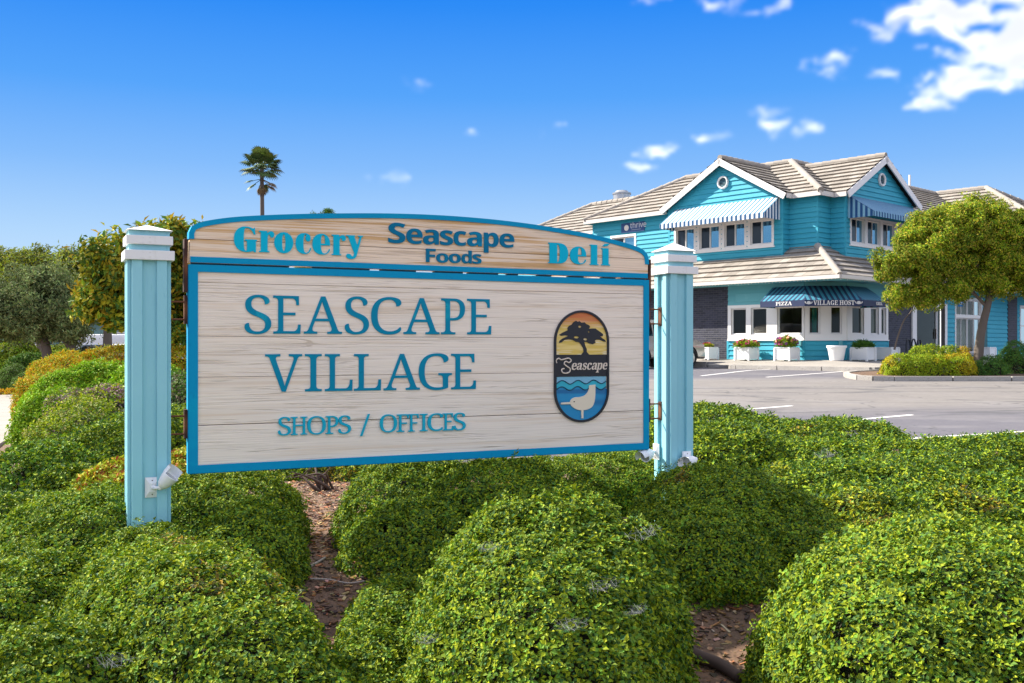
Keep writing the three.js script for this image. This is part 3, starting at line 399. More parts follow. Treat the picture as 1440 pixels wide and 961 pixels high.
const brickBump = tex(512, 512, (u, v) => { const r = Math.floor(v * 24), x = u * 8 + (r % 2) * 0.5, fx = x - Math.floor(x), fy = v * 24 - r, q = fx < 0.035 || fy < 0.13 ? 0 : 1; return [q, q, q]; }, { srgbMap: false, rx: 0.5, ry: 0.5 });
B.brick = new THREE.MeshStandardMaterial({ map: brickTex, bumpMap: brickBump, bumpScale: 0.01, roughness: 0.6 });

// a facade is a vertical plane: origin at (u, v), s runs to the right as seen from outside, n points outward
function facade(u0, v0, u1, v1) {
  const a = U(u0, v0, 0), b = U(u1, v1, 0); a.y = b.y = 0; const S = b.clone().sub(a), L = S.length(); S.normalize(); const N = S.clone().cross(V(0, 1, 0));
  const m = new THREE.Matrix4().makeBasis(S, V(0, 1, 0), N).setPosition(a.x, BASE, a.z);
  return { L, m, put: g => g.applyMatrix4(m), at: (s, h, n) => V(s, h, n).applyMatrix4(m) };
}
// overlapping boards, cut round the openings and under the rakes
function boards(fc, h0, h1, { holes = [], edge = null, ex = 0.19 } = {}) {
  const out = [], L = fc.L, E = edge || (() => [0, L]);
  for (let h = h0; h < h1 - 1e-4; h += ex) {
    const top = Math.min(h + ex, h1), cuts = [h, top]; for (const q of holes) for (const y of [q[2], q[3]]) if (y > h + 0.002 && y < top - 0.002) cuts.push(y); cuts.sort((a, b) => a - b);
    for (let k = 0; k < cuts.length - 1; k++) {
      const ya = cuts[k], yb = cuts[k + 1], ym = (ya + yb) / 2; let iv = [[0, L]];
      for (const q of holes) if (q[2] < ym && q[3] > ym) { const nx = []; for (const [a, b] of iv) { if (q[1] <= a || q[0] >= b) nx.push([a, b]); else { if (q[0] > a) nx.push([a, q[0]]); if (q[1] < b) nx.push([q[1], b]); } } iv = nx; }
      const [ea, eb] = E(ya), [fa, fb] = E(yb);
      for (const [a, b] of iv) {
        const a0 = Math.max(a, ea), b0 = Math.min(b, eb), a1 = Math.max(a, fa), b1 = Math.min(b, fb); if (b0 - a0 < 0.01) continue;
        const n0 = 0.045 - 0.037 * (ya - h) / ex, n1 = 0.045 - 0.037 * (yb - h) / ex, A1 = Math.min(a1, b1), B1 = Math.max(a1, b1);
        const p = [[a0, ya, n0], [b0, ya, n0], [B1, yb, n1], [A1, yb, n1], [a0, ya, 0], [b0, ya, 0]];
        const q = [0, 1, 2, 0, 2, 3, 4, 5, 1, 4, 1, 0]; out.push(flatTri(q.flatMap(i => p[i]), q.flatMap(i => [p[i][0] * 0.7, p[i][1] * 0.7])));
      }
    }
  }
  const g = join(out); return fc.put(g);
}
function backing(fc, h0, h1, holes = [], outline = null) {
  const s = new THREE.Shape(outline || [[0, h0], [fc.L, h0], [fc.L, h1], [0, h1]].map(p => new THREE.Vector2(...p)));
  for (const q of holes) s.holes.push(new THREE.Path([[q[0], q[2]], [q[0], q[3]], [q[1], q[3]], [q[1], q[2]]].map(p => new THREE.Vector2(...p))));
  const g = new THREE.ExtrudeGeometry(s, { depth: 0.12, bevelEnabled: false }); g.translate(0, 0, -0.122); boxUV(g); return fc.put(g);
}
// a window in an opening: outer casing, sash bars and panes
function windowUnit(fc, s0, s1, h0, h1, { cols = 2, rows = 1, casing = 0.1, see = false, split = null, parent = shop, name = 'window' } = {}) {
  const c = casing, f = 0.04, fr = [span(s0 - c, s1 + c, h1, h1 + c, 0.0, 0.05), span(s0 - c, s1 + c, h0 - c, h0, 0.0, 0.055), span(s0 - c, s0, h0, h1, 0.0, 0.047), span(s1, s1 + c, h0, h1, 0.0, 0.047)];
  fr.push(span(s0, s0 + 0.02, h0, h1, -0.1, 0), span(s1 - 0.02, s1, h0, h1, -0.1, 0), span(s0 + 0.02, s1 - 0.02, h0, h0 + 0.02, -0.1, 0), span(s0 + 0.02, s1 - 0.02, h1 - 0.02, h1, -0.1, 0));
  const w = part(name, fr.map(fc.put), B.trim, parent);
  const W = (s1 - s0 - 0.04) / cols, Hh = (h1 - h0 - 0.04) / rows, bars = [];
  for (let i = 0; i < cols; i++) for (let j = 0; j < rows; j++) {
    const a = s0 + 0.02 + i * W, b = a + W, y0 = h0 + 0.02 + j * Hh, y1 = y0 + Hh, z = -0.05 - (i % 2) * 0.022, g = 0.028;
    bars.push(span(a, b, y0, y0 + g, z - 0.02, z + 0.02), span(a, b, y1 - g, y1, z - 0.02, z + 0.02), span(a, a + g, y0 + g, y1 - g, z - 0.02, z + 0.02), span(b - g, b, y0 + g, y1 - g, z - 0.02, z + 0.02));
    part('pane', fc.put(span(a + g, b - g, y0 + g, y1 - g, z - 0.006, z)), see ? B.glass : i % 2 ? B.skyPane : B.screen, w);
  }
  part('sash', bars.map(fc.put), B.trim, w);
  return w;
}
// tiled roof plane: convex polygon (first edge along the eave), tiles as single stepped slabs
const tileCols = [[0.25, 0.22, 0.187], [0.31, 0.277, 0.24], [0.28, 0.25, 0.217], [0.22, 0.194, 0.168], [0.33, 0.30, 0.262]];
const tileMat = new THREE.MeshStandardMaterial({ vertexColors: true, roughness: 0.85 });
function roofPlane(pts, { gauge = 0.4, tw = 0.36, seed = 1 } = {}) {
  const O = pts[0], A = pts[1].clone().sub(O).normalize(), nrm = A.clone().cross(pts[2].clone().sub(O)).normalize(); if (nrm.y < 0) nrm.negate();
  const S = nrm.clone().cross(A); if (S.y < 0) S.negate();
  const poly = pts.map(p => { const d = p.clone().sub(O); return [d.dot(A), d.dot(S)]; });
  const cut = (pl, ax, val, sgn) => { const o = []; for (let i = 0; i < pl.length; i++) { const a = pl[i], b = pl[(i + 1) % pl.length], da = (a[ax] - val) * sgn, db = (b[ax] - val) * sgn; if (da >= 0) o.push(a); if ((da >= 0) !== (db >= 0)) { const t = da / (da - db); o.push([a[0] + (b[0] - a[0]) * t, a[1] + (b[1] - a[1]) * t]); } } return o; };
  const smax = Math.max(...poly.map(p => p[1])), amin = Math.min(...poly.map(p => p[0])), amax = Math.max(...poly.map(p => p[0])), pos = [], col = [], q = (a, s, n) => { const p = O.clone().addScaledVector(A, a).addScaledVector(S, s).addScaledVector(nrm, n); return [p.x, p.y, p.z]; };
  const up = A.clone().cross(S).dot(nrm) > 0;
  for (let r = 0, s = 0; s < smax - 0.01; r++, s += gauge) {
    let band = cut(cut(poly, 1, s, 1), 1, s + gauge, -1); if (band.length < 3) continue;
    for (let a = amin - (r % 2) * tw / 2; a < amax; a += tw) {
      const t = cut(cut(band, 0, a + 0.004, 1), 0, a + tw - 0.004, -1); if (t.length < 3) continue;
      const k = h3(Math.round(a / tw * 2), r, seed), c = mix(tileCols[Math.floor(k * 5)], [0.28, 0.25, 0.213], 0.35).map(x => x * (0.88 + 0.24 * h3(r, Math.round(a * 7), seed + 3)));
      const lift = (h3(r + 9, Math.round(a * 5), seed) - 0.5) * 0.006, hh = p => 0.075 - 0.062 * (p[1] - s) / gauge + lift, T3 = t.map(p => q(p[0], p[1], hh(p)));
      for (let i = 1; i < t.length - 1; i++) { pos.push(...T3[0], ...(up ? T3[i] : T3[i + 1]), ...(up ? T3[i + 1] : T3[i])); for (let z = 0; z < 3; z++) col.push(...c); }
      const lo = t.filter(p => p[1] < s + 1e-3); if (lo.length === 2) { const [x, y] = lo, X = q(x[0], x[1], hh(x)), Y = q(y[0], y[1], hh(y)), X0 = q(x[0], x[1] + 0.012, -0.004), Y0 = q(y[0], y[1] + 0.012, -0.004); pos.push(...X, ...Y, ...Y0, ...X, ...Y0, ...X0); for (let z = 0; z < 6; z++) col.push(...c.map(v => v * 0.85)); }
    }
  }
  // under-sheet
  const bp = poly.map(p => q(p[0], p[1], -0.012)); for (let i = 1; i < bp.length - 1; i++) { pos.push(...bp[0], ...bp[i], ...bp[i + 1]); for (let z = 0; z < 3; z++) col.push(0.03, 0.026, 0.022); }
  return flatTri(pos, new Array(pos.length / 3 * 2).fill(0), col);
}
function ridgeCaps(a, b, seed) { const L = a.distanceTo(b), n = Math.max(1, Math.round(L / 0.38)), d = b.clone().sub(a).normalize(), out = [], side = d.clone().cross(V(0, 1, 0)).normalize(), up = side.clone().cross(d).normalize(); for (let i = 0; i < n; i++) { const g = new THREE.CylinderGeometry(0.115, 0.14, L / n * 1.06, 10, 1); g.rotateX(Math.PI / 2); g.applyMatrix4(new THREE.Matrix4().makeBasis(side, up, d.clone().negate()).setPosition(a.clone().lerp(b, (i + 0.5) / n).addScaledVector(up, 0.0))); const c = mix(tileCols[Math.floor(h3(i, seed, 2) * 5)], [0.31, 0.277, 0.24], 0.6); const y = g.toNonIndexed(); y.setAttribute('color', new THREE.BufferAttribute(new Float32Array(y.attributes.position.count * 3).map((_, k) => c[k % 3]), 3)); out.push(y); } return out; }
let roofSeed = 1;
const roof = (planes, ridges, parent = shop) => { const r = part('roof', planes.map(p => roofPlane(p, { seed: roofSeed++ })), tileMat, parent); if (ridges.length) part('ridge_cap', ridges.flatMap(([a, b]) => ridgeCaps(a, b, roofSeed++)), tileMat, r); return r; };
function beamBetween(a, b, w, h, drop = 0) { // board along a line with a vertical face
  const d = b.clone().sub(a), L = d.length(); d.normalize(); const side = d.clone().cross(V(0, 1, 0)).normalize(), up = side.clone().cross(d).normalize(); const g = new THREE.BoxGeometry(w, h, L); boxUV(g); g.applyMatrix4(new THREE.Matrix4().makeBasis(side, up, d.clone().negate()).setPosition(a.clone().add(b).multiplyScalar(0.5).addScaledVector(up, -drop))); return g;
}

// upper storey: footprint of an L; eaves at 5.8, ridges at 7.6 (eye-relative)
const EA = 5.72, SL2 = 0.575, RW = 2.97, OV = 0.32, RH = EA + (RW + OV) * SL2;
const LG = { v: -0.443, a: 1.2, b: 6.6, c: 3.9 }, RG = { u: -0.613, a: 0.913, b: 6.2, c: 3.55 };
const wA = 11.35, wB = 13.0;
// walls of the upper storey
{
  const up0 = 3.3;
  const f1 = facade(wA, 0, LG.b, 0), hole1 = [[1.15, 2.45, 3.7, 4.83]];
  part('clapboard', boards(f1, up0, EA, { holes: hole1 }), B.siding, shop); part('wall', backing(f1, up0, EA, hole1), B.siding, shop);
  windowUnit(f1, 1.15, 2.45, 3.7, 4.83, { cols: 2 });
  const gable = (fc, hf, wins, win) => {
    const rise = h => { const k = (h - EA) / SL2; return k > 0 ? [k, fc.L - k] : [0, fc.L]; };
    const top = EA + fc.L / 2 * SL2;
    part('clapboard', boards(fc, up0, top, { holes: wins, edge: rise }), B.siding, shop);
    part('wall', backing(fc, up0, EA, wins, [[0, up0], [fc.L, up0], [fc.L, EA], [fc.L / 2, top], [0, EA]].map(p => new THREE.Vector2(...p))), B.siding, shop);
    // continuous white casing round the row of windows
    const s0 = wins[0][0] - 0.14, s1 = wins[wins.length - 1][1] + 0.14, y0 = wins[0][2], y1 = wins[0][3], cs = [span(s0, s1, y0 - 0.15, y0 - 0.1, 0, 0.075)];
    for (let i = 0; i < wins.length - 1; i++) cs.push(span(wins[i][1] + 0.1, wins[i + 1][0] - 0.1, y0 - 0.1, y1 + 0.1, 0, 0.04));
    part('window_casing', cs.map(fc.put), B.trim, shop);
    for (const w of wins) windowUnit(fc, ...w, { cols: 2 });
    // round louvred vent under the ridge
    const vx = fc.L / 2 + 0.02, vy = EA + 0.78, ring = new THREE.TorusGeometry(0.225, 0.042, 8, 28); ring.scale(1, 1, 1.6); ring.translate(vx, vy, 0.06);
    const vent = part('gable_vent', fc.put(ring), B.trim, shop), lv = [fc.put(new THREE.CylinderGeometry(0.21, 0.21, 0.01, 24).rotateX(Math.PI / 2).translate(vx, vy, 0.03))];
    part('vent_back', lv, std(lin(0.01, 0.02, 0.03), 0.9), vent);
    for (let k = -3; k <= 3; k++) { const y = k * 0.055, w = 2 * Math.sqrt(0.2 ** 2 - y * y), g = box(w, 0.045, 0.008); g.rotateX(-0.7); g.translate(vx, vy + y, 0.055); part('louvre', fc.put(g), std(lin(0.08, 0.16, 0.20), 0.7), vent); }
    return { top };
  };
  const fL = facade(LG.b, LG.v, LG.a, LG.v), fR = facade(RG.u, RG.a, RG.u, RG.b);
  gable(fL, 0, [[6.25, 5.33], [5.05, 4.09], [3.83, 2.89], [2.62, 1.66]].map(([a, b]) => [LG.b - a, LG.b - b, 3.92, 4.84]));
  gable(fR, 0, [[1.3, 2.3], [2.5, 3.5], [3.7, 4.7], [4.9, 5.85]].map(([a, b]) => [a - RG.a, b - RG.a, 3.92, 4.84]));
  const plain = (u0, v0, u1, v1) => { const f = facade(u0, v0, u1, v1); part('clapboard', boards(f, up0, EA), B.siding, shop); part('wall', backing(f, up0, EA), B.siding, shop); };
  plain(LG.b, 0, LG.b, LG.v); plain(LG.a, LG.v, LG.a, 0); plain(LG.a, 0, 0, 0); plain(0, 0, 0, RG.a); plain(0, RG.a, RG.u, RG.a); plain(RG.u, RG.b, 0, RG.b); plain(0, RG.b, 0, wB); plain(wA, 5.94, wA, 0);
  // corner boards
  ;[[0, 0], [LG.a, LG.v], [LG.b, LG.v], [RG.u, RG.a], [RG.u, RG.b], [wA, 0]].map(([u, v]) => span(v - 0.035, v + 0.05, H(up0), H(EA), -u - 0.05, -u + 0.035)).forEach(g => part('corner_board', g, B.siding, shop));
  // floor slab and back walls close the storeys
  part('floor_slab', [span(-1.2, 20, H(2.6), H(2.75), -wA + 0.2, 1.1), span(0.1, 20, H(-0.2), H(-0.18), -wA, 1.1)], B.floor, shop);
  part('wall', [span(5.9, 6.05, H(-0.5), H(EA), -wA, -5.9), span(6.05, 20, H(-0.5), H(EA), -6.05, -5.9)], B.siding, shop);
  part('partition', [span(2.6, 2.7, H(-0.5), H(EA), -wA, -2.7), span(2.6, 20, H(-0.5), H(EA), -2.8, -2.7), span(2.2, 5.9, H(-0.5), H(EA), -wA + 0.12, -wA + 0.16)], B.room, shop);
}
{ // upper roofs
  const e0 = -OV, hE = EA, r = RW, endA = wA + OV, rA = endA - (RW + OV), vC = 16;
  const ext = 6.4;
  roof([
    [U(e0, e0, hE), U(endA, e0, hE), U(rA, r, RH), U(r, r, RH)],                       // front slope of the left wing
    [U(endA, e0, hE), U(endA, 2 * r + OV, hE), U(rA, r, RH)],                          // its hip end
    [U(e0, e0, hE), U(e0, vC, hE), U(r, vC, RH), U(r, r, RH)],                         // front slope of the right wing
    [U(endA, 2 * r - e0, hE), U(2 * r - e0, 2 * r - e0, hE), U(r, r, RH), U(rA, r, RH)],
    [U(2 * r - e0, vC, hE), U(2 * r - e0, 2 * r - e0, hE), U(r, r, RH), U(r, vC, RH)],
  ], [[U(e0, e0, hE + 0.02), U(r, r, RH + 0.02)], [U(r, r, RH + 0.03), U(rA, r, RH + 0.03)], [U(r, r, RH + 0.03), U(r, vC, RH + 0.03)], [U(endA, e0, hE + 0.02), U(rA, r, RH + 0.02)]]);
  const gh = EA + (2.7 + OV) * SL2 - 0.02;
  // gable roofs, run back into the main slopes
  const back = (RW + OV) - (RH - gh) / SL2;                          // where a gable ridge meets the main slope
  const gv = LG.v - 0.26, L0 = LG.a - OV, L1 = LG.b + OV;
  roof([[U(L0, gv, hE), U(L0, -OV + 0.05, hE), U(LG.c, back - OV, gh), U(LG.c, gv, gh)], [U(L1, gv, hE), U(L1, -OV + 0.05, hE), U(LG.c, back - OV, gh), U(LG.c, gv, gh)]], [[U(LG.c, gv + 0.02, gh + 0.03), U(LG.c, back - OV, gh + 0.03)]]);
  const gu = RG.u - 0.26, R0 = RG.a - OV, R1 = RG.b + OV, gh2 = EA + (2.64 + OV) * SL2 - 0.02, back2 = (RW + OV) - (RH - gh2) / SL2;
  roof([[U(gu, R0, hE), U(-OV + 0.05, R0, hE), U(back2 - OV, RG.c, gh2), U(gu, RG.c, gh2)], [U(gu, R1, hE), U(-OV + 0.05, R1, hE), U(back2 - OV, RG.c, gh2), U(gu, RG.c, gh2)]], [[U(gu + 0.02, RG.c, gh2 + 0.03), U(back2 - OV, RG.c, gh2 + 0.03)]]);
  // rake boards and fascias
  const rk = (a, b) => beamBetween(a, b, 0.05, 0.24, 0.12), d = 0.012;
  each('rake_board', [rk(U(L0, gv - d, hE), U(LG.c, gv - d, gh)), rk(U(LG.c, gv - d, gh), U(L1, gv - d, hE))], B.trim);
  each('rake_board', [rk(U(gu - d, R0, hE), U(gu - d, RG.c, gh2)), rk(U(gu - d, RG.c, gh2), U(gu - d, R1, hE))], B.trim);
  const fa = (a, b) => beamBetween(a, b, 0.05, 0.17, 0.08);
  const mid = -OV - 0.01;
  each('fascia', [fa(U(endA, mid, hE), U(L1 - 0.06, mid, hE)), fa(U(L0 + 0.06, mid, hE), U(mid, mid, hE)), fa(U(mid, mid + 0.03, hE), U(mid, R0 + 0.06, hE)), fa(U(mid, R1 - 0.06, hE), U(mid, wB, hE)), fa(U(endA + 0.012, mid + 0.04, hE), U(endA + 0.012, 6, hE)), fa(U(L0 - 0.012, gv + 0.03, hE), U(L0 - 0.012, mid - 0.04, hE)), fa(U(L1 + 0.012, gv + 0.03, hE), U(L1 + 0.012, mid - 0.04, hE)), fa(U(gu + 0.03, R0 - 0.012, hE), U(mid - 0.04, R0 - 0.012, hE))], B.gutter);
  // soffits under the overhangs
  part('soffit', [span(-OV, 0, H(hE - 0.10), H(hE - 0.085), -wA, -L1), span(-OV, 0, H(hE - 0.10), H(hE - 0.085), -L0, OV), span(0, R0, H(hE - 0.10), H(hE - 0.085), 0, OV)], B.siding, shop);
  // wing beyond on the right, with its ridge turned towards the car park
  const cv = 16, cw = 3.3, cu = 0.43 - (RW + OV);
  roof([[U(cu, cv - cw, hE), U(8, cv - cw, hE), U(8, cv, RH), U(0.43, cv, RH)], [U(cu, cv - cw, hE), U(cu, cv + cw, hE), U(0.43, cv, RH)], [U(cu, cv + cw, hE), U(8, cv + cw, hE), U(8, cv, RH), U(0.43, cv, RH)]], [[U(cu, cv - cw, hE + 0.02), U(0.43, cv, RH + 0.02)], [U(0.43, cv, RH + 0.03), U(8, cv, RH + 0.03)], [U(cu, cv + cw, hE + 0.02), U(0.43, cv, RH + 0.02)]]);
  for (const [a, b, c, e] of [[0, cv - cw + 0.3, cu + 0.3, cv - cw + 0.3], [cu + 0.3, cv - cw + 0.3, cu + 0.3, cv + cw - 0.3]]) { const f = facade(a, b, c, e); part('clapboard', boards(f, 2.4, EA), B.siding, shop); part('wall', backing(f, 2.3, EA), B.siding, shop); }
  each('fascia', [fa(U(cu - 0.01, cv - cw, hE), U(cu - 0.01, cv + cw, hE)), fa(U(cu, cv - cw - 0.01, hE), U(mid, cv - cw - 0.01, hE))], B.gutter);
  // wings beyond on the left
  const left = (uEnd, v0, back, rh, e) => { const hw = (rh - e) / SL2; roof([[U(back, v0, e), U(uEnd, v0, e), U(uEnd - hw, v0 + hw, rh), U(back, v0 + hw, rh)], [U(uEnd, v0, e), U(uEnd, v0 + 2 * hw, e), U(uEnd - hw, v0 + hw, rh)]], [[U(uEnd, v0, e + 0.02), U(uEnd - hw, v0 + hw, rh + 0.02)], [U(uEnd - hw, v0 + hw, rh + 0.03), U(back, v0 + hw, rh + 0.03)]]);
    part('fascia', fa(U(uEnd, v0 - 0.01, e), U(back, v0 - 0.01, e)), B.gutter, shop); const f = facade(uEnd - 0.3, v0 + 0.3, back, v0 + 0.3); part('clapboard', boards(f, 2.4, e), B.siding, shop); part('wall', backing(f, -0.5, e), B.siding, shop); };
  left(20.4, 2.75, 10, RH, EA); left(29, 7, 18, RH - 0.1, EA - 0.1);
  // metal fan housing on the far ridge, pipe on the right ridge
  const fp = U(15.5, 6.6, 7.2), fan = new THREE.CylinderGeometry(0.46, 0.46, 0.95, 24); fan.translate(fp.x, fp.y + 0.42, fp.z);
  const rim = new THREE.CylinderGeometry(0.5, 0.5, 0.08, 24); rim.translate(fp.x, fp.y + 0.9, fp.z); const lid = new THREE.CylinderGeometry(0.3, 0.44, 0.14, 24); lid.translate(fp.x, fp.y + 0.99, fp.z);
  const fanM = part('roof_vent', fan, std(lin(0.45, 0.45, 0.46), 0.35, { metalness: 0.8 }), shop); part('vent_rim', [rim, lid], std(lin(0.35, 0.36, 0.38), 0.4, { metalness: 0.7 }), fanM);
  const pp = U(2.9, 13.2, RH - 0.1); part('vent_pipe', new THREE.CylinderGeometry(0.05, 0.05, 0.9, 10).translate(pp.x, pp.y + 0.3, pp.z), B.trim, shop);
}
{ // skirt roof round the lower storey
  const eo = 2.08, eh = 2.42, hw = eh + eo * 0.61, vEnd = 20, uEnd = 14;
  roof([[U(-eo, -eo, eh), U(uEnd, -eo, eh), U(uEnd, 0, hw), U(0, 0, hw)], [U(-eo, -eo, eh), U(-eo, vEnd, eh), U(0, vEnd, hw), U(0, 0, hw)]], [[U(-eo, -eo, eh + 0.02), U(-0.02, -0.02, hw + 0.02)]]);
  const fa = (a, b) => beamBetween(a, b, 0.11, 0.13, 0.03); const g = eo + 0.04;
  part('gutter', [fa(U(uEnd, -g, eh), U(-g, -g, eh)), fa(U(-g, -g + 0.06, eh), U(-g, vEnd, eh))], B.gutter, shop);
  part('soffit', [span(-eo, -1.28, H(eh - 0.12), H(eh - 0.1), -uEnd, eo), span(-1.28, vEnd, H(eh - 0.12), H(eh - 0.1), 1.28, eo)], B.sidingLit, shop);
  // string of small lights hung from the gutter
  const b = []; for (let i = 0; i < 120; i++) { const s = i / 119, k = s * (8.5 + 9), u = k < 8.5 ? 8.5 - 2.08 - k : -g, v = k < 8.5 ? -g : -g + (k - 8.5); const o = new THREE.OctahedronGeometry(0.022); const p = U(k < 8.5 ? 6.42 - k : -g - 0.02, v - 0.02, eh - 0.10 - 0.035 * h3(i, 3, 3)); o.translate(p.x, p.y, p.z); b.push(o); }
  part('light_string', b, std(lin(0.7, 0.68, 0.62), 0.4), shop, 'stuff');
}
// lower storey
const LV0 = -0.55;
{
  const W0 = -1.3, top = 2.32;
  const fBrick = facade(9.0, W0, 3.05, W0); part('brick_wall', backing(fBrick, LV0, top), B.brick, shop);
  const f2 = facade(3.05, W0, -0.25, W0), f3 = facade(-0.25, W0, W0, -0.25), f4 = facade(W0, -0.25, W0, 2.78), sh = (f, l) => l.map(([a, b, c, d]) => [a, b, c, d]);
  const su = u => 3.05 - u, sv = v => v + 0.25;
  const y0 = 0.44, y1 = 1.44;
  const h2 = [[su(2.9), su(2.22), y0, y1], [su(2.0), su(1.32), y0, y1], [su(0.86), su(-0.17), y0, y1]], h3w = [[0.15, 0.55, y0, y1], [0.92, 1.32, y0, y1]], h4 = [[sv(0.1), sv(0.95), y0, y1], [sv(1.45), sv(2.05), y0, y1], [sv(2.25), sv(2.62), y0, y1]];
  for (const [f, hs] of [[f2, h2], [f3, h3w], [f4, h4]]) {
    part('clapboard', boards(f, LV0, 0.24, { ex: 0.2 }), B.siding, shop); part('clapboard', boards(f, 1.56, top, { ex: 0.2 }), B.sidingLit, shop);  // upper boards coloured paler in place of light bounced up below the eave
    const g = backing(f, LV0, top, hs); part('wall', g, B.sidingLit, shop);
    // white band of the shopfront: rail, head and posts between the openings
    const bl = [span(0, f.L, 0.24, y0, 0, 0.05), span(0, f.L, y1, 1.56, 0, 0.05), span(0, f.L, 0.20, 0.24, 0, 0.09)]; let s = 0;
    for (const q of hs) { bl.push(span(s, q[0], y0, y1, 0, 0.045)); s = q[1]; } bl.push(span(s, f.L, y0, y1, 0, 0.045));
    part('shopfront', bl.map(f.put), B.trim, shop);
    for (const q of hs) windowUnit(f, ...q, { cols: 1, casing: 0.012, see: true });
  }
  // things dimly seen behind the glass: drawn curtains and blinds
  part('curtain', f4.put(span(sv(2.02), sv(2.7), 0.42, 1.5, -0.4, -0.34)), B.curtain, shop); part('curtain', f4.put(span(sv(1.38), sv(1.6), 0.42, 1.5, -0.3, -0.25)), B.purple, shop); part('curtain', f4.put(span(sv(0.5), sv(1.0), 0.42, 1.5, -0.5, -0.45)), B.curtain, shop);
  part('curtain', f3.put(span(0.34, 0.5, 0.42, 1.5, -0.3, -0.26)), std(lin(0.02, 0.22, 0.18), 0.9), shop);
  ;[[3.05, W0], [-0.25, W0], [W0, -0.25], [W0, 2.78]].map(([u, v]) => span(v - 0.04, v + 0.05, H(LV0), H(0.2), -u - 0.05, -u + 0.04)).forEach(g => part('corner_board', g, B.siding, shop));
  // plain panel above the first windows
  part('sign_panel', f2.put(span(0.35, 1.75, 1.68, 2.0, 0.02, 0.05, 0.01)), B.sidingLit, shop);
  // right-hand front: brick pier, entrance, tall shop windows
  const f5 = facade(W0, 2.78, W0, 4.73); part('brick_wall', backing(f5, LV0, top), B.brick, shop);
  const f6 = facade(W0, 4.73, W0, 8.2), dh = [[0.35, 2.85, LV0, 1.58]];
  part('clapboard', boards(f6, LV0, top, { holes: [[0.0, 3.05, LV0, 1.75]] }), B.siding, shop); part('wall', backing(f6, 1.58, top), B.siding, shop); part('wall', f6.put(span(2.85, f6.L, LV0, 1.578, -0.12, -0.002)), B.siding, shop); part('wall', f6.put(span(0, 0.35, LV0, 1.578, -0.12, -0.002)), B.siding, shop);
  const door = part('door', [span(0, 0.35, LV0, 1.75, 0, 0.06), span(2.85, 3.05, LV0, 1.75, 0, 0.06), span(0.35, 2.85, 1.58, 1.75, 0, 0.06), span(0.35, 2.85, LV0, LV0 + 0.24, -0.06, 0), span(2.2, 2.27, LV0 + 0.24, 1.578, -0.06, 0)].map(f6.put), B.trim, shop);
  part('door_glass', f6.put(span(0.35, 2.2, LV0 + 0.24, 1.57, -0.05, -0.044)), B.glass, door); part('door_glass', f6.put(span(2.27, 2.85, LV0 + 0.24, 1.57, -0.05, -0.044)), B.glass, door); part('door_handle', f6.put(span(2.1, 2.13, 0.3, 0.7, -0.02, 0.02)), M.iron, door);
  const f7 = facade(W0, 8.2, W0, 14), win7 = [[0.45, 2.95, -0.28, 1.98]];
  part('clapboard', boards(f7, LV0, top, { holes: [[0.4, 3.05, -0.4, 2.2], [3.2, 3.6, LV0, 1.6]] }), B.siding, shop); part('wall', backing(f7, LV0, top, [[0.45, 2.95, -0.28, 1.98]]), B.siding, shop);
  windowUnit(f7, 0.45, 2.95, -0.28, 1.2, { cols: 4, see: true }); windowUnit(f7, 0.45, 2.95, 1.3, 1.98, { cols: 4, see: true, casing: 0.09 });
  part('curtain', f7.put(span(0.5, 2.9, -0.2, 1.9, -0.5, -0.45)), B.curtain, shop);
  
  part('shutter', f7.put(span(3.25, 3.55, LV0, 1.5, 0.0, 0.05)), std(lin(0.02, 0.12, 0.14), 0.6), shop);
  const f9 = facade(W0, 14, W0, 20), h9 = [[1.5, 3.1, 0.1, 1.8], [3.5, 5.1, 0.1, 1.8]]; part('wall', backing(f9, LV0, top, h9), B.siding, shop); part('clapboard', boards(f9, LV0, top, { holes: [[0, 1.05, LV0, 3], ...h9.map(q => [q[0] - 0.08, q[1] + 0.08, 0.02, 1.88])] }), B.siding, shop); part('brick_wall', f9.put(span(0.002, 1.05, LV0, top, 0.001, 0.05)), B.brick, shop); for (const q of h9) windowUnit(f9, ...q, { cols: 2, rows: 2, see: true });
  const f10 = facade(14, W0, 9, W0), h10 = [[1.2, 3.6, 0.2, 1.6]]; part('wall', backing(f10, LV0, top, h10), B.siding, shop); part('clapboard', boards(f10, LV0, top, { holes: h10 }), B.siding, shop); windowUnit(f10, 1.2, 3.6, 0.2, 1.6, { cols: 3, see: true });
  // bench brackets below the shopfront sill
  part('sill_bracket', [f2.put(span(su(-0.05), su(-0.18), 0.0, 0.2, 0.02, 0.14)), f3.put(span(1.2, 1.32, 0.0, 0.2, 0.02, 0.14))], B.sidingLit, shop);
}
// ---------------------------------------------------------------- awnings
const stripeTex = (a, b, c, n = 1) => tex(64, 8, u => { const k = u; return k < 0.5 ? a : c && k > 0.72 && k < 0.82 ? c : b; });
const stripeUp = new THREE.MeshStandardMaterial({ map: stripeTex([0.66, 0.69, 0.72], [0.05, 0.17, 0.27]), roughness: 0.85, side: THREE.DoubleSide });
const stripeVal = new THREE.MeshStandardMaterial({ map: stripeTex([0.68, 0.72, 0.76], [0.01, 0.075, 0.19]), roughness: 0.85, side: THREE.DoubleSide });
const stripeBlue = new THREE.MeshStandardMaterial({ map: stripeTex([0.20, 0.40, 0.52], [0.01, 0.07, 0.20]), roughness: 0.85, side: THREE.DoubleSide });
const stripeLow = new THREE.MeshStandardMaterial({ map: stripeTex([0.012, 0.03, 0.085], [0.02, 0.26, 0.36], [0.12, 0.11, 0.17]), roughness: 0.85, side: THREE.DoubleSide });
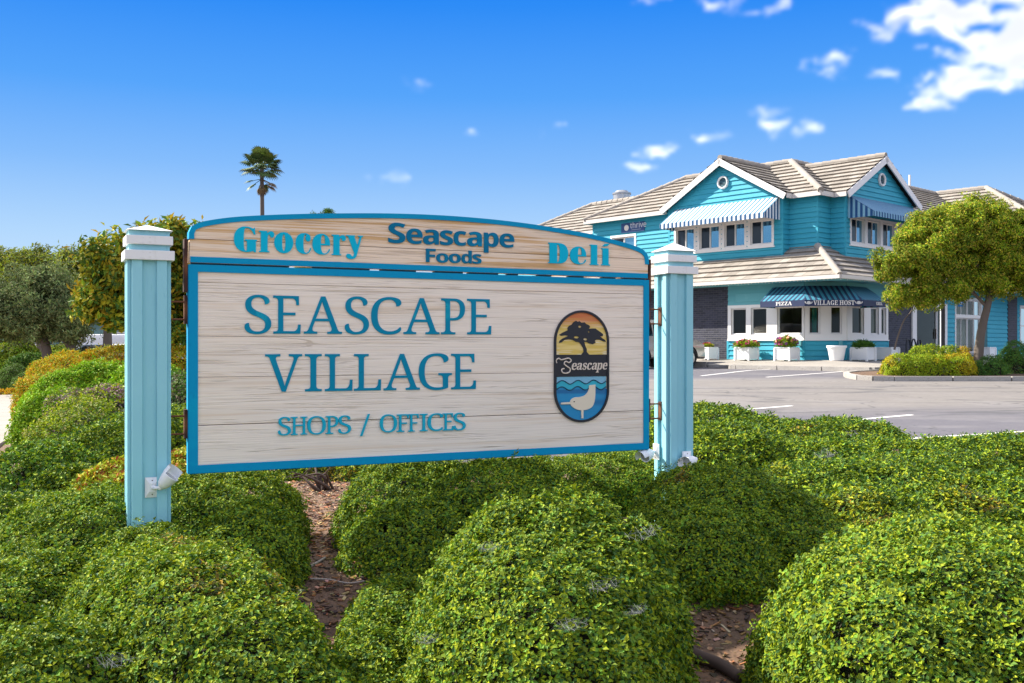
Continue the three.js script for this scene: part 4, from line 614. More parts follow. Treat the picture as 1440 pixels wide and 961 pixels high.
function quad(a, b, c, d, uv, th = 0.012) { // a,b along the bottom, c,d along the top (b-c right edge); a thin cloth with two faces
  const n = b.clone().sub(a).cross(d.clone().sub(a)).normalize().multiplyScalar(th), k = [a, b, c, d], l = k.map(p => p.clone().sub(n)), pos = [], u = [];
  const tri = (arr, idx) => idx.forEach(i => { pos.push(arr[i].x, arr[i].y, arr[i].z); u.push(uv[i][0], uv[i][1]); });
  tri(k, [0, 1, 2, 0, 2, 3]); tri(l, [0, 2, 1, 0, 3, 2]); for (let i = 0; i < 4; i++) { const j = (i + 1) % 4, e = [k[i], k[j], l[j], l[i]]; [0, 2, 1, 0, 3, 2].forEach(t => { pos.push(e[t].x, e[t].y, e[t].z); const w = t === 0 || t === 3 ? i : j; u.push(uv[w][0], uv[w][1]); }); }
  return flatTri(pos, u);
}
function awningUp(fc, s0, s1, y0, y1, p, topMat, valMat, val = 0.19) {
  const per = 0.205, A = fc.at(s0, y0, p), Bq = fc.at(s1, y0, p), C = fc.at(s1, y1, 0.03), D = fc.at(s0, y1, 0.03);
  const uv = [[s0 / per, 0], [s1 / per, 0], [s1 / per, 1], [s0 / per, 1]];
  const aw = part('awning', quad(A, Bq, C, D, uv), topMat, shop);
  const dn = q => q.clone().add(V(0, -val, 0));
  part('valance', quad(dn(A), dn(Bq), Bq, A, uv), valMat, aw);
  for (const [s, f] of [[s0, -1], [s1, 1]]) { const a = fc.at(s, y0 - val, 0.03), b = fc.at(s, y0 - val, p), c = fc.at(s, y0, p), d = fc.at(s, y1, 0.03); const g = f < 0 ? quad(a, b, c, d, [[0, 0], [p / per, 0], [p / per, 1], [0, 1]]) : quad(b, a, d, c, [[p / per, 0], [0, 0], [0, 1], [p / per, 1]]); part('awning_side', g, valMat, aw); }
  const fr = []; for (const s of [s0 + 0.03, s1 - 0.03, (s0 + s1) / 2]) fr.push(tube([fc.at(s, y0 - 0.02, 0.02), fc.at(s, y0 - 0.02, p / 2), fc.at(s, y0 - 0.02, p - 0.02)], 0.012, 0.012, 6)); part('awning_frame', fr, M.iron, aw);
  return aw;
}
{
  const fL = facade(LG.b, LG.v, LG.a, LG.v), fR = facade(RG.u, RG.a, RG.u, RG.b);
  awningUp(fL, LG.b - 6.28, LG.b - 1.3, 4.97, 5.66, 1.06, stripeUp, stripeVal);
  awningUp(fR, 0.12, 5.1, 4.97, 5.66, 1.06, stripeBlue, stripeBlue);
  // awning round the chamfered corner, in three facets
  const W0 = -1.3, o = 1.0, k = o * 0.4142, y0 = 1.62, y1 = 2.18, val = 0.22, per = 0.19;
  const top = [[1.05, W0 - 0.03], [-0.25 - 0.02, W0 - 0.03], [W0 - 0.03, -0.25 - 0.02], [W0 - 0.03, 1.1]], bot = [[0.95, W0 - o], [-0.25 - k - 0.2, W0 - o], [W0 - o, -0.25 - k - 0.2], [W0 - o, 0.75]];
  const T3 = top.map(p => U(p[0], p[1], y1)), B3 = bot.map(p => U(p[0], p[1], y0)), D3 = bot.map(p => U(p[0], p[1], y0 - val));
  let aw = null; const letters = [];
  for (let i = 0; i < 3; i++) {
    const L = B3[i].distanceTo(B3[i + 1]), dir = B3[i + 1].clone().sub(B3[i]).normalize(), t0 = T3[i].clone().sub(B3[i]).dot(dir), t1 = T3[i + 1].clone().sub(B3[i]).dot(dir);
    const pr = i === 2 ? per * 1.5 : per, g = quad(B3[i], B3[i + 1], T3[i + 1], T3[i], [[0, 0], [L / pr, 0], [t1 / pr, 1], [t0 / pr, 1]]);
    const m = part(i ? 'awning_panel' : 'awning', g, stripeLow, aw || shop); if (!aw) aw = m;
    const vl = part('valance', quad(D3[i], D3[i + 1], B3[i + 1], B3[i], [[0, 0], [1, 0], [1, 1], [0, 1]]), M.navy, aw);
    const N = dir.clone().cross(V(0, 1, 0)), mm = new THREE.Matrix4().makeBasis(dir, V(0, 1, 0), N).setPosition(D3[i]);
    const word = (str, s0, h0, w, h, fnt) => { const g2 = new THREE.ExtrudeGeometry(font[fnt].generateShapes(str, 1), { depth: 0.006, bevelEnabled: false, curveSegments: 3 }); g2.computeBoundingBox(); const b = g2.boundingBox; g2.translate(-b.min.x, -b.min.y, 0); g2.scale(w / (b.max.x - b.min.x), h / (b.max.y - b.min.y), 1); g2.translate(s0, h0, 0.003); boxUV(g2); g2.applyMatrix4(mm); part('lettering', g2, std(lin(0.75, 0.74, 0.72), 0.7), aw); };
    if (i === 0) word('PIZZA', L * 0.36, 0.05, 0.66, 0.13, 'serif_bold');
    if (i === 1) { word('VILLAGE HOST', L * 0.15, 0.035, L * 0.70, 0.165, 'serif_bold'); for (const s of [0.07, 0.92]) { const e = new THREE.CylinderGeometry(0.07, 0.07, 0.008, 12).rotateX(Math.PI / 2); e.scale(1, 0.85, 1); e.translate(L * s, 0.12, 0.006); e.applyMatrix4(mm); const t = new THREE.TorusGeometry(0.105, 0.018, 5, 14, Math.PI * 1.2); t.rotateZ(Math.PI * 0.9); t.scale(1.1, 0.6, 0.4); t.translate(L * s, 0.14, 0.006); t.applyMatrix4(mm); part('crest', [e, t], std(lin(0.6, 0.6, 0.6), 0.7), aw); } }
    if (i === 2) word('GRILL', L * 0.55, 0.06, 0.44, 0.11, 'serif_bold');
  }
  const e0 = [U(bot[0][0], W0, y0 - val), U(bot[0][0], W0 - o, y0 - val), B3[0], T3[0]]; part('awning_side', quad(...e0, [[0, 0], [4, 0], [4, 1], [0, 1]]), stripeLow, aw);
  const e1 = [U(W0 - o, bot[3][1], y0 - val), U(W0, bot[3][1], y0 - val), T3[3], B3[3]]; part('awning_side', quad(...e1, [[0, 0], [4, 0], [4, 1], [0, 1]]), stripeLow, aw);
  // awning and wall sign further left on the ground floor, glimpsed beside the post
  const f10 = facade(14, W0, 9, W0); const a2 = awningUp(f10, 0.9, 4.2, 1.3, 2.0, 1.0, stripeUp, stripeVal);
  // upper office sign: dark blue board with a pale disc and a word
  const f1 = facade(wA, 0, LG.b, 0), sb = part('wall_sign', f1.put(span(1.72, 3.05, 5.0, 5.42, 0.046, 0.07)), std(lin(0.012, 0.06, 0.19), 0.6), shop);
  const disc = new THREE.CylinderGeometry(0.13, 0.13, 0.01, 20).rotateX(Math.PI / 2).translate(2.03, 5.21, 0.074); part('emblem_disc', f1.put(disc), std(lin(0.7, 0.68, 0.62), 0.6), sb);
  const tg = new THREE.ExtrudeGeometry(font.sans_regular.generateShapes('thrive', 0.26), { depth: 0.006, bevelEnabled: false, curveSegments: 3 }); boxUV(tg); tg.scale(1.0, 0.95, 1); tg.translate(2.24, 5.17, 0.0705); part('lettering', f1.put(tg), std(lin(0.6, 0.62, 0.66), 0.6), sb);
  part('lettering', f1.put(span(2.3, 2.85, 5.09, 5.105, 0.0705, 0.075)), std(lin(0.5, 0.52, 0.56), 0.6), sb);
}

// ---------------------------------------------------------------- pavement round the shop, island, kerbs
{
  const pv = (u, v) => { const h = v < -1.3 || u < -1.3 ? -0.50 - 0.16 * cl((Math.max(-1.3 - v, -1.3 - u)) / 3.1) : -0.50; return toWorld(u, v, h); };
  const cells = []; const flag = (u0, u1, v0, v1) => { const g = 0.006, a = pv(u0 + g, v0 + g), b = pv(u1 - g, v0 + g), c = pv(u1 - g, v1 - g), d = pv(u0 + g, v1 - g); const f = [a, b, c, a, c, d].flatMap(p => [p.x, p.y, p.z]); const n = V(b.x - a.x, b.y - a.y, b.z - a.z).cross(V(c.x - a.x, c.y - a.y, c.z - a.z)); const o = n.y > 0 ? [a, b, c, a, c, d] : [a, c, b, a, d, c]; cells.push(flatTri(o.flatMap(p => [p.x, p.y, p.z]), o.flatMap(p => [p.x, p.z]))); };
  for (let u = -4.4; u < 14; u += 1.55) for (let v = -4.4; v < -1.31; v += 1.55) if (!(u > 0.9 && v < -2.9 - 0.01)) flag(u, u + 1.55, v, v + 1.55);
  for (let u = -4.4; u < -1.31; u += 1.55) for (let v = -1.3; v < 22; v += 1.55) flag(u, u + 1.55, v, v + 1.55);
  struct('pavement', cells, concMat);
  // base under the flags so that the joints read dark
  const bp = (u, v, d) => { const p = pv(u, v); p.y -= d; return p; }; const base = []; const q4 = (a, b, c, d) => base.push(flatTri([a, b, c, a, c, d].flatMap(p => [p.x, p.y, p.z]), [a, b, c, a, c, d].flatMap(p => [p.x, p.z])));
  q4(bp(-4.4, -4.4, 0.012), bp(14, -4.4, 0.012), bp(14, -1.3, 0.012), bp(-1.3, -1.3, 0.012)); q4(bp(-4.4, -4.4, 0.012), bp(-1.3, -1.3, 0.012), bp(-1.3, 22, 0.012), bp(-4.4, 22, 0.012));
  const kerbLine = (pts, w, h, closed) => { // kerb stones along a line
    const out = []; for (let i = 0; i < pts.length - 1; i++) { const a = pts[i], b = pts[i + 1], L = a.distanceTo(b), n = Math.max(1, Math.round(L / 1.8)); for (let k = 0; k < n; k++) out.push(beamBetween(a.clone().lerp(b, k / n + 0.004), a.clone().lerp(b, (k + 1) / n - 0.004), w, h, h / 2)); } return out; };
  const K = (u, v) => { const p = pv(u, v); p.y += 0.006; return p; };
  const curve = []; for (let i = 0; i <= 6; i++) { const a = i / 6 * Math.PI / 2; curve.push(K(0.9 + 0.3 * Math.sin(a) - 0.3, -4.4 + 0.3 - 0.3 * Math.cos(a))); }
  struct('kerb', kerbLine([K(-4.45, 22), K(-4.45, -4.4), K(0.5, -4.4), ...curve.slice(1), K(0.9, -2.95), K(14, -2.95)], 0.14, 0.36), kerbMat);
}
const islandTop = Z => EYE + lotH(Z) + 0.13;
{
  const edge = [[20, 27.15], [10.4, 27.1], [9.9, 27.25], [9.62, 27.6], [9.6, 28.4], [9.8, 29.2], [10.3, 29.8], [11, 30.2], [20, 31.2]].map(p => V(p[0], islandTop(p[1]), -p[1]));
  const out = []; for (let i = 0; i < edge.length - 1; i++) { const a = edge[i], b = edge[i + 1], L = a.distanceTo(b), n = Math.max(1, Math.round(L / 1.6)); for (let k = 0; k < n; k++) out.push(beamBetween(a.clone().lerp(b, k / n + (n > 1 ? 0.004 : 0)), a.clone().lerp(b, (k + 1) / n), 0.15, 0.3, 0.15)); }
  struct('kerb', out, kerbMat);
  const s = new THREE.Shape(edge.map(p => new THREE.Vector2(p.x, -p.z))), g = new THREE.ShapeGeometry(s), pp = g.attributes.position; for (let i = 0; i < pp.count; i++) { const X = pp.getX(i), Z = pp.getY(i); pp.setXYZ(i, X, islandTop(Z) - 0.03, -Z); } g.computeVertexNormals();
  struct('island_soil', g, soilMat);
}

// ---------------------------------------------------------------- foliage
function leafCluster(n, R, len, wid, pal, seed, droop = 0, star = 0) { // a spray of folded leaves around a short shoot that points up
  const r = rngOf(seed), pos = [], col = [];
  for (let i = 0; i < n; i++) {
    const th = r() * 2 * Math.PI, el = Math.asin(r() * 0.85) - 0.12 - droop, d = V(Math.cos(th) * Math.cos(el), Math.sin(el), Math.sin(th) * Math.cos(el)), o = V((r() - 0.5) * R * 1.3, (r() - 0.6) * R * 0.9, (r() - 0.5) * R * 1.3).addScaledVector(d, R * (star ? 0.05 : 0.25));
    const L = len * (0.7 + 0.6 * r()), W = wid * (0.7 + 0.5 * r()), side = d.clone().cross(V((r() - 0.5) * 0.55, 1, (r() - 0.5) * 0.55)).normalize(), up = side.clone().cross(d).normalize();
    const b = o, t = o.clone().addScaledVector(d, L).addScaledVector(up, -L * 0.12), m = o.clone().addScaledVector(d, L * 0.5), a1 = m.clone().addScaledVector(side, W / 2).addScaledVector(up, W * 0.22), a2 = m.clone().addScaledVector(side, -W / 2).addScaledVector(up, W * 0.22);
    const c = pal[Math.floor(r() * pal.length)].map(x => 1.5 * x * (0.85 + 0.3 * r()));
    for (const p of [b, a1, t, b, t, a2]) { pos.push(p.x, p.y, p.z); col.push(...c); }
  }
  return flatTri(pos, new Array(pos.length / 3 * 2).fill(0), col);
}
const leafMat = (rough = 0.5, tr = 0.22) => new THREE.MeshPhysicalMaterial({ vertexColors: true, roughness: rough, transmission: tr, thickness: 0, side: THREE.DoubleSide, ior: 1.4, specularIntensity: 0.3 });
const LM = leafMat(0.62, 0.3), LMsoft = leafMat(0.7, 0.32);
const PAL = {
  fresh: [[0.205, 0.27, 0.010], [0.26, 0.31, 0.010], [0.14, 0.21, 0.012], [0.28, 0.325, 0.012], [0.065, 0.125, 0.012], [0.235, 0.29, 0.014], [0.18, 0.25, 0.012], [0.09, 0.16, 0.012]],
  rust: [[0.30, 0.10, 0.03], [0.22, 0.06, 0.03]],
  deep: [[0.05, 0.11, 0.02], [0.07, 0.15, 0.02], [0.09, 0.17, 0.025], [0.12, 0.20, 0.025]],
  golden: [[0.34, 0.29, 0.02], [0.40, 0.31, 0.02], [0.27, 0.28, 0.02], [0.36, 0.24, 0.02], [0.18, 0.23, 0.02]],
  orange: [[0.46, 0.28, 0.012], [0.44, 0.34, 0.012], [0.36, 0.34, 0.012], [0.42, 0.17, 0.015]],
  olive: [[0.11, 0.14, 0.055], [0.16, 0.19, 0.075], [0.075, 0.10, 0.04], [0.22, 0.24, 0.10]],
  yellowGreen: [[0.28, 0.31, 0.022], [0.22, 0.27, 0.022], [0.34, 0.34, 0.03], [0.15, 0.21, 0.022]],
  pale: [[0.34, 0.34, 0.12], [0.28, 0.30, 0.08], [0.20, 0.25, 0.05], [0.38, 0.36, 0.16]],
  twig: [[0.20, 0.14, 0.12], [0.26, 0.19, 0.16], [0.13, 0.10, 0.085]],
};
const nearPal = [...PAL.fresh, ...PAL.fresh, ...PAL.fresh, ...PAL.deep, ...PAL.deep, [0.03, 0.075, 0.014], [0.04, 0.09, 0.016], [0.03, 0.07, 0.02], [0.05, 0.10, 0.02], ...PAL.rust.slice(1)];
const clusters = {};
const cluster = (key, make) => clusters[key] || (clusters[key] = [0, 1, 2].map(make));
const coreMat = std(lin(0.022, 0.022, 0.010), 1.0);
const M4 = new THREE.Matrix4(), Q1 = new THREE.Quaternion(), Q2 = new THREE.Quaternion(), UPV = V(0, 1, 0);
function foliage(name, geo, mat, items, parent, kind = 'stuff') { // items: [pos, dir, scale, color]
  const m = new THREE.InstancedMesh(geo, mat, items.length); m.name = name; const c = new THREE.Color();
  items.forEach(([p, d, s, k], i) => { Q1.setFromUnitVectors(UPV, d); Q2.setFromAxisAngle(UPV, (i * 2.39996) % 6.28318); Q1.multiply(Q2); m.setMatrixAt(i, M4.compose(p, Q1, V(s, s, s))); c.setRGB(...k); m.setColorAt(i, c); });
  m.castShadow = m.receiveShadow = true; m.userData.kind = kind; parent.add(m); return m;
}
let bushSeed = 100;
// a clipped shrub: lobes of rounded superellipsoids, an inner mass of twigs, leaf sprays over the surface
function shrub(label, lobes, { R = 0.0215, key = 'near', pal = nearPal, dens = 1, name = 'clipped_shrub', cat = 'shrub', group = null, n = 9, len = 0.0148, wid = 0.0108, mat = LM, depth = 0.075, bald = 0.17, tint = 0.25, rustPatch = 0 } = {}) {
  const seed = bushSeed += 7, r = rngOf(seed), L = lobes.map(o => { const X = o.x, Z = o.Z, g = gY(X, Z) + (o.g || 0); return { c: V(X, g - 0.05, -Z), a: o.a, b: o.b, h: (o.top + EYE) - g + 0.05, e: o.n || 2.6, rot: o.rot || 0, k: o.k === undefined ? 1 : o.k }; });
  const hf = 0.26 / R, md = R * 1.35, mf = 0.36 / R; const root = thing(name, label, cat, V(L[0].c.x, L[0].c.y, L[0].c.z), 0, group), O = root.position;
  const rad = (l, d) => { const ca = Math.cos(l.rot), sa = Math.sin(l.rot), x = d.x * ca + d.z * sa, z = -d.x * sa + d.z * ca; const q = Math.pow(Math.pow(Math.abs(x) / l.a, l.e) + Math.pow(Math.abs(d.y) / l.h, l.e) + Math.pow(Math.abs(z) / l.b, l.e), -1 / l.e); const bump = fbm(d.x * 2.6 + seed, d.y * 2.6 + 3, d.z * 2.6 + 9, 3) - 0.5, b2 = vn(d.x * 9 + seed, d.y * 9, d.z * 9) - 0.5; return q * (1 + 0.16 * bump + 0.045 * b2); };
  const inside = (p, skip) => L.some((l, i) => { if (i === skip) return false; const d = p.clone().sub(l.c), m = d.length(); if (d.y < 0) return false; return m < rad(l, d.divideScalar(m || 1)) * 0.95; });
  const cores = []; const items = [[], [], []];
  L.forEach((l, li) => {
    const g = new THREE.IcosahedronGeometry(1, 14), p = g.attributes.position, d = V(0, 0, 0), surf = [];
    for (let i = 0; i < p.count; i++) { d.set(p.getX(i), Math.max(p.getY(i), -0.25), p.getZ(i)).normalize(); const q = rad(l, V(d.x, Math.abs(d.y), d.z)); surf.push(V(l.c.x + d.x * q, l.c.y + Math.max(d.y * q, -0.05), l.c.z + d.z * q)); }
    for (let i = 0; i < p.count; i++) { const s = surf[i].clone().sub(l.c).multiplyScalar(1 - Math.min(0.3, (depth * 1.0 + R * 2.2) / Math.max(0.2, surf[i].distanceTo(l.c)))).add(l.c).sub(O); p.setXYZ(i, s.x, s.y, s.z); } g.computeVertexNormals(); cores.push(g);
    const A = V(0, 0, 0), Bv = V(0, 0, 0), N = V(0, 0, 0);
    for (let t = 0; t < surf.length; t += 3) {
      A.copy(surf[t + 1]).sub(surf[t]); Bv.copy(surf[t + 2]).sub(surf[t]); N.copy(A).cross(Bv); const area = N.length() / 2; if (area < 1e-9) continue; N.divideScalar(area * 2);
      const mid = surf[t]; if (mid.y < l.c.y - 0.02) continue;
      const view = V(0, EYE, 0).sub(mid).normalize(), facing = N.dot(view), k = facing < -0.45 ? 0.25 : 1;
      let cnt = area * dens * k * l.k * 1.75 / (R * R); cnt = Math.floor(cnt) + (r() < cnt % 1 ? 1 : 0);
      for (let q = 0; q < cnt; q++) {
        let u = r(), v = r(); if (u + v > 1) { u = 1 - u; v = 1 - v; } const pnt = surf[t].clone().addScaledVector(A, u).addScaledVector(Bv, v);
        if (L.length > 1 && inside(pnt, li)) continue;
        const hole = vn(pnt.x * hf + seed, pnt.y * hf, pnt.z * hf); if (hole < bald && r() < 0.8) continue;
        const mc = vn(pnt.x * mf + 3, pnt.y * mf, pnt.z * mf + seed) * 0.65 + vn(pnt.x * mf * 2.3, pnt.y * mf * 2.3 + seed, pnt.z * mf * 2.3) * 0.35, dp = r() * r() * depth * 0.8 + md * ss(0.36, 0.68, mc) - 0.02 - (r() < 0.05 ? r() * 0.05 : 0); pnt.addScaledVector(N, -dp);
        const dir = N.clone().add(V((r() - 0.5) * 0.8, (r() - 0.2) * 0.7, (r() - 0.5) * 0.8)).addScaledVector(SUN, 0.25).normalize();
        const patch = fbm(pnt.x * 2.2 + 5, pnt.y * 2.2, pnt.z * 2.2 + seed, 3), f = 1 + tint * (patch - 0.5) * 2 + (r() - 0.5) * 0.3; const ru = rustPatch && patch > 0.56 ? rustPatch : 0;
        items[Math.floor(r() * 3)].push([pnt.sub(O), dir, 0.75 + r() * 0.55, patch > 0.73 && r() < 0.5 ? [f * 1.1, f * 0.62, f * 1.6] : [f * (1 + 0.12 * (patch - 0.5)) * (1 + ru), f * (1 - 0.25 * ru), f]]);
      }
    }
  });
  part('twigs', cores, coreMat, root, 'stuff');
  const cg = cluster(key, i => leafCluster(n, R, len, wid, pal, seed * 3 + i));
  items.forEach((it, i) => { if (it.length) foliage('foliage', cg[i], mat, it, root); });
  return root;
}
// lobe from a photo position: centre column, silhouette top, distance, half-widths in metres
const lobe = (px, py, Z, a, b, o = {}) => ({ x: (px - CX) / F * Z, Z, a, b, top: (HY - py) / F * Z, ...o });

// --- in front of and around the sign
shrub('broad clipped shrub wrapped round the foot of the left post', [lobe(130, 694, 4.6, 0.46, 0.6, { n: 2.1 }), lobe(205, 745, 4.2, 0.30, 0.34, { n: 2.1 }), lobe(15, 785, 3.9, 0.40, 0.7, { n: 2.1 })]);
shrub('clipped shrub under the left end of the board, sheer sided along the bare path', [lobe(320, 668, 4.95, 0.35, 0.5, { n: 2.8 }), lobe(352, 712, 4.4, 0.22, 0.36, { n: 2.4 })]);
shrub('low sunlit clipped shrub in the bottom left corner of the view', [lobe(268, 782, 3.35, 0.92, 0.37, { n: 2.3, rot: 0.91 }), lobe(70, 885, 2.95, 0.36, 0.45, { n: 2.0 })]);
shrub('wide clipped shrub under the middle of the board', [lobe(580, 650, 5.25, 0.37, 0.42, { n: 2.7 }), lobe(700, 652, 5.1, 0.50, 0.42, { n: 2.5 }), lobe(590, 712, 4.75, 0.36, 0.32, { n: 2.4 })]);
shrub('big domed clipped shrub front and centre with cobwebs on its leaves', [lobe(752, 724, 3.4, 0.44, 0.95, { n: 2.1 }), lobe(800, 712, 3.5, 0.36, 0.6, { n: 2.2 }), lobe(890, 752, 3.5, 0.19, 0.35, { n: 2.2 })]);
shrub('rounded clipped shrub lying in the shade of the right post', [lobe(1010, 664, 5.05, 0.44, 0.6, { n: 2.4 }), lobe(1078, 692, 5.0, 0.38, 0.55, { n: 2.3 }), lobe(985, 712, 4.65, 0.33, 0.48, { n: 2.3 })]);
shrub('big sunlit clipped shrub filling the bottom right corner of the view', [lobe(1365, 750, 3.2, 0.62, 0.95, { n: 2.3 }), lobe(1225, 798, 3.0, 0.31, 0.75, { n: 2.3 })]);
shrub('small shrub in deep shade left of the big central shrub', [lobe(556, 822, 3.95, 0.20, 0.4, { n: 2.2 }), lobe(530, 880, 3.5, 0.16, 0.35, { n: 2.2 })]);
shrub('low loose shrub in the gap between the shaded shrub and the bottom right one', [lobe(1240, 737, 4.1, 0.26, 0.22, { n: 2.2 })], { bald: 0.3 });
shrub('clipped shrub behind the board just left of the right post', [lobe(860, 640, 6.3, 0.5, 0.4, { n: 2.4 }), lobe(770, 650, 6.0, 0.4, 0.4, { n: 2.4 })]);
shrub('shrub behind the board at the head of the bare path', [lobe(450, 640, 8.6, 0.6, 0.4, { n: 2.4 }), lobe(560, 640, 8.4, 0.6, 0.4, { n: 2.4 })], { R: 0.036, key: 'mid', n: 9, len: 0.026, wid: 0.017 });
// --- hedge between the sign and the car park
const far = { R: 0.036, key: 'mid', n: 9, len: 0.026, wid: 0.017 };
shrub('long lumpy hedge right of the right post, nearest the post', [lobe(985, 572, 8.8, 0.7, 0.6), lobe(1070, 592, 8.2, 0.75, 0.6), lobe(1010, 600, 7.4, 0.55, 0.5)], far);
shrub('lumpy hedge mound in front of the white bay lines', [lobe(1180, 592, 8.6, 0.66, 0.6), lobe(1150, 622, 7.4, 0.6, 0.5), lobe(1245, 618, 8.0, 0.5, 0.5)], far);
shrub('uneven hedge in the middle right, below the lumpy mound', [lobe(1250, 652, 6.6, 0.62, 0.7), lobe(1150, 655, 6.4, 0.42, 0.6), lobe(1210, 690, 5.75, 0.34, 0.4), lobe(1320, 690, 5.8, 0.34, 0.4)], { ...far, rustPatch: 0.12 });
shrub('hedge along the car park edge at the far right of the view', [lobe(1370, 618, 8.0, 0.62, 0.5), lobe(1470, 612, 8.2, 0.6, 0.5), lobe(1330, 640, 7.2, 0.5, 0.4)], far);
shrub('small rounded shrub at the right edge of the view', [lobe(1425, 672, 6.1, 0.32, 0.32)], far);
shrub('shrub cut off by the right edge of the view below the small rounded one', [lobe(1470, 728, 4.9, 0.34, 0.3)], far);
// --- bank of hedges on the left
shrub('domed dark green shrub left of the left post, second row', [lobe(60, 627, 6.9, 0.40, 0.36, { n: 2.5 })], { ...far, key: 'deepmid', pal: [...PAL.deep, ...PAL.fresh, ...PAL.deep] });
shrub('shaggy dark shrub at the left edge of the view beside the domed one', [lobe(15, 700, 5.6, 0.42, 0.36, { n: 2.2 })], { ...far, bald: 0.25 });
shrub('sloping green hedge running up behind the left post', [lobe(150, 600, 7.6, 0.42, 0.45), lobe(110, 650, 6.8, 0.3, 0.4), lobe(215, 580, 8.0, 0.5, 0.45)], far);
shrub('yellow and red tinged shrub close behind the left post', [lobe(175, 650, 5.5, 0.26, 0.3), lobe(250, 640, 5.7, 0.3, 0.3)], { ...far, key: 'tinged', pal: [...PAL.yellowGreen, ...PAL.golden, ...PAL.rust] });
shrub('pale topped shaggy shrub in the third row of the left bank', [lobe(115, 562, 9.2, 0.48, 0.45, { n: 2.2 }), lobe(84, 590, 9.0, 0.28, 0.4)], { ...far, key: 'pale', pal: [...PAL.pale, ...PAL.fresh, ...PAL.deep], bald: 0.25, R: 0.05 });
const farther = { R: 0.06, key: 'far', n: 10, len: 0.04, wid: 0.025 };
shrub('smooth green hedge curving along the footpath', [lobe(116, 520, 13.5, 0.8, 0.7), lobe(76, 552, 12.6, 0.42, 0.6), lobe(150, 512, 13.5, 0.7, 0.6), lobe(215, 512, 13.0, 0.7, 0.6)], { ...farther, key: 'vivid', pal: [[0.15, 0.26, 0.012], [0.18, 0.30, 0.012], [0.11, 0.21, 0.012], [0.22, 0.31, 0.015]] });
shrub('bare brown hedge cut back to its twigs', [lobe(150, 540, 11.4, 0.5, 0.4), lobe(100, 552, 11.0, 0.3, 0.4)], { ...farther, key: 'twig', pal: [...PAL.twig, ...PAL.twig, ...PAL.fresh], bald: 0.3 });
shrub('orange and yellow hedge at the top of the left bank', [lobe(76, 518, 17.5, 0.55, 0.7, { n: 3 }), lobe(110, 498, 18.5, 0.9, 0.8, { n: 3 }), lobe(175, 487, 19, 1.0, 0.8, { n: 3 }), lobe(255, 490, 19, 0.9, 0.8, { n: 3 })], { ...farther, key: 'orange', pal: [...PAL.orange, ...PAL.orange, ...PAL.golden, ...PAL.yellowGreen] });
shrub('dull hedge glimpsed between the left post and the board', [lobe(250, 530, 10.5, 0.5, 0.4, { n: 3.4 })], { ...farther, key: 'dull', pal: [...PAL.twig, ...PAL.olive, ...PAL.deep] });
shrub('green hedge under the dull one between the left post and the board', [lobe(255, 575, 8.8, 0.45, 0.4, { n: 3 })], far);
shrub('dark grey-green round shrub by the footpath', [lobe(20, 512, 33, 0.62, 0.6, { n: 2.1 }), lobe(36, 524, 32, 0.4, 0.4)], { ...farther, key: 'greyround', pal: [...PAL.olive, ...PAL.deep], bald: 0.2 });
shrub('orange tuft of ground cover beside the footpath', [lobe(10, 549, 31, 0.5, 0.5, { n: 2.1 })], { ...farther, pal: PAL.orange, key: 'tuft' });
shrub('bright green shrub behind the olive trunks', [lobe(22, 476, 38, 1.1, 0.9, { n: 2.1 }), lobe(82, 488, 38, 0.8, 0.8, { n: 2.1 })], { ...farther, R: 0.09, key: 'bright', len: 0.07, wid: 0.045, pal: [...PAL.yellowGreen, ...PAL.fresh] });
shrub('dark broad-leaved shrub in the shade of the olive tree', [lobe(45, 497, 35, 1.1, 0.8, { n: 2.2 }), lobe(72, 508, 34, 0.6, 0.6, { n: 2.2 })], { ...farther, R: 0.09, key: 'darkleaf', len: 0.07, wid: 0.045, pal: PAL.deep });
// --- planting island
const isl = { ...farther, R: 0.07, key: 'island' };
const iz = Z => islandTop(Z) - gY(12, Z);
shrub('low clipped hedge along the front of the planting island', [lobe(1262, 500, 28.3, 0.44, 0.5, { n: 3, g: iz(28.3) }), lobe(1300, 499, 28.2, 0.6, 0.5, { n: 3.4, g: iz(28) }), lobe(1345, 499, 28.2, 0.45, 0.5, { n: 3.2, g: iz(28) })], { ...isl, pal: [...PAL.yellowGreen, ...PAL.fresh], rustPatch: 0.3 });
shrub('green mounded shrub behind the island hedge', [lobe(1302, 484, 29.6, 0.62, 0.5, { n: 2.3, g: iz(29) }), lobe(1335, 486, 29.6, 0.4, 0.4, { n: 2.3, g: iz(29) })], { ...isl, key: 'islmound', pal: PAL.fresh });
shrub('small orange leaved shrub at the foot of the island tree', [lobe(1352, 487, 29.5, 0.28, 0.3, { n: 2.2, g: iz(29) })], { ...isl, key: 'islorange', pal: [...PAL.orange, ...PAL.golden] });
shrub('loose dark green juniper right of the island tree', [lobe(1395, 500, 28.4, 0.5, 0.4, { n: 2, g: iz(28) }), lobe(1425, 480, 29.2, 0.55, 0.5, { n: 2, g: iz(29) }), lobe(1375, 508, 28.2, 0.3, 0.3, { n: 2, g: iz(28) }), lobe(1460, 490, 28.8, 0.5, 0.4, { n: 2, g: iz(28) })], { ...isl, key: 'juniper', pal: [...PAL.deep, [0.05, 0.16, 0.03]], bald: 0.35, depth: 0.1 });

// ---------------------------------------------------------------- trees
const barkMat = new THREE.MeshStandardMaterial({ map: tex(256, 256, (u, v) => mix([0.09, 0.07, 0.055], [0.22, 0.18, 0.15], tn(u, v, 40, 8, 3) * 0.6 + tn(u, v, 12, 40, 4) * 0.4)), roughness: 0.95 });
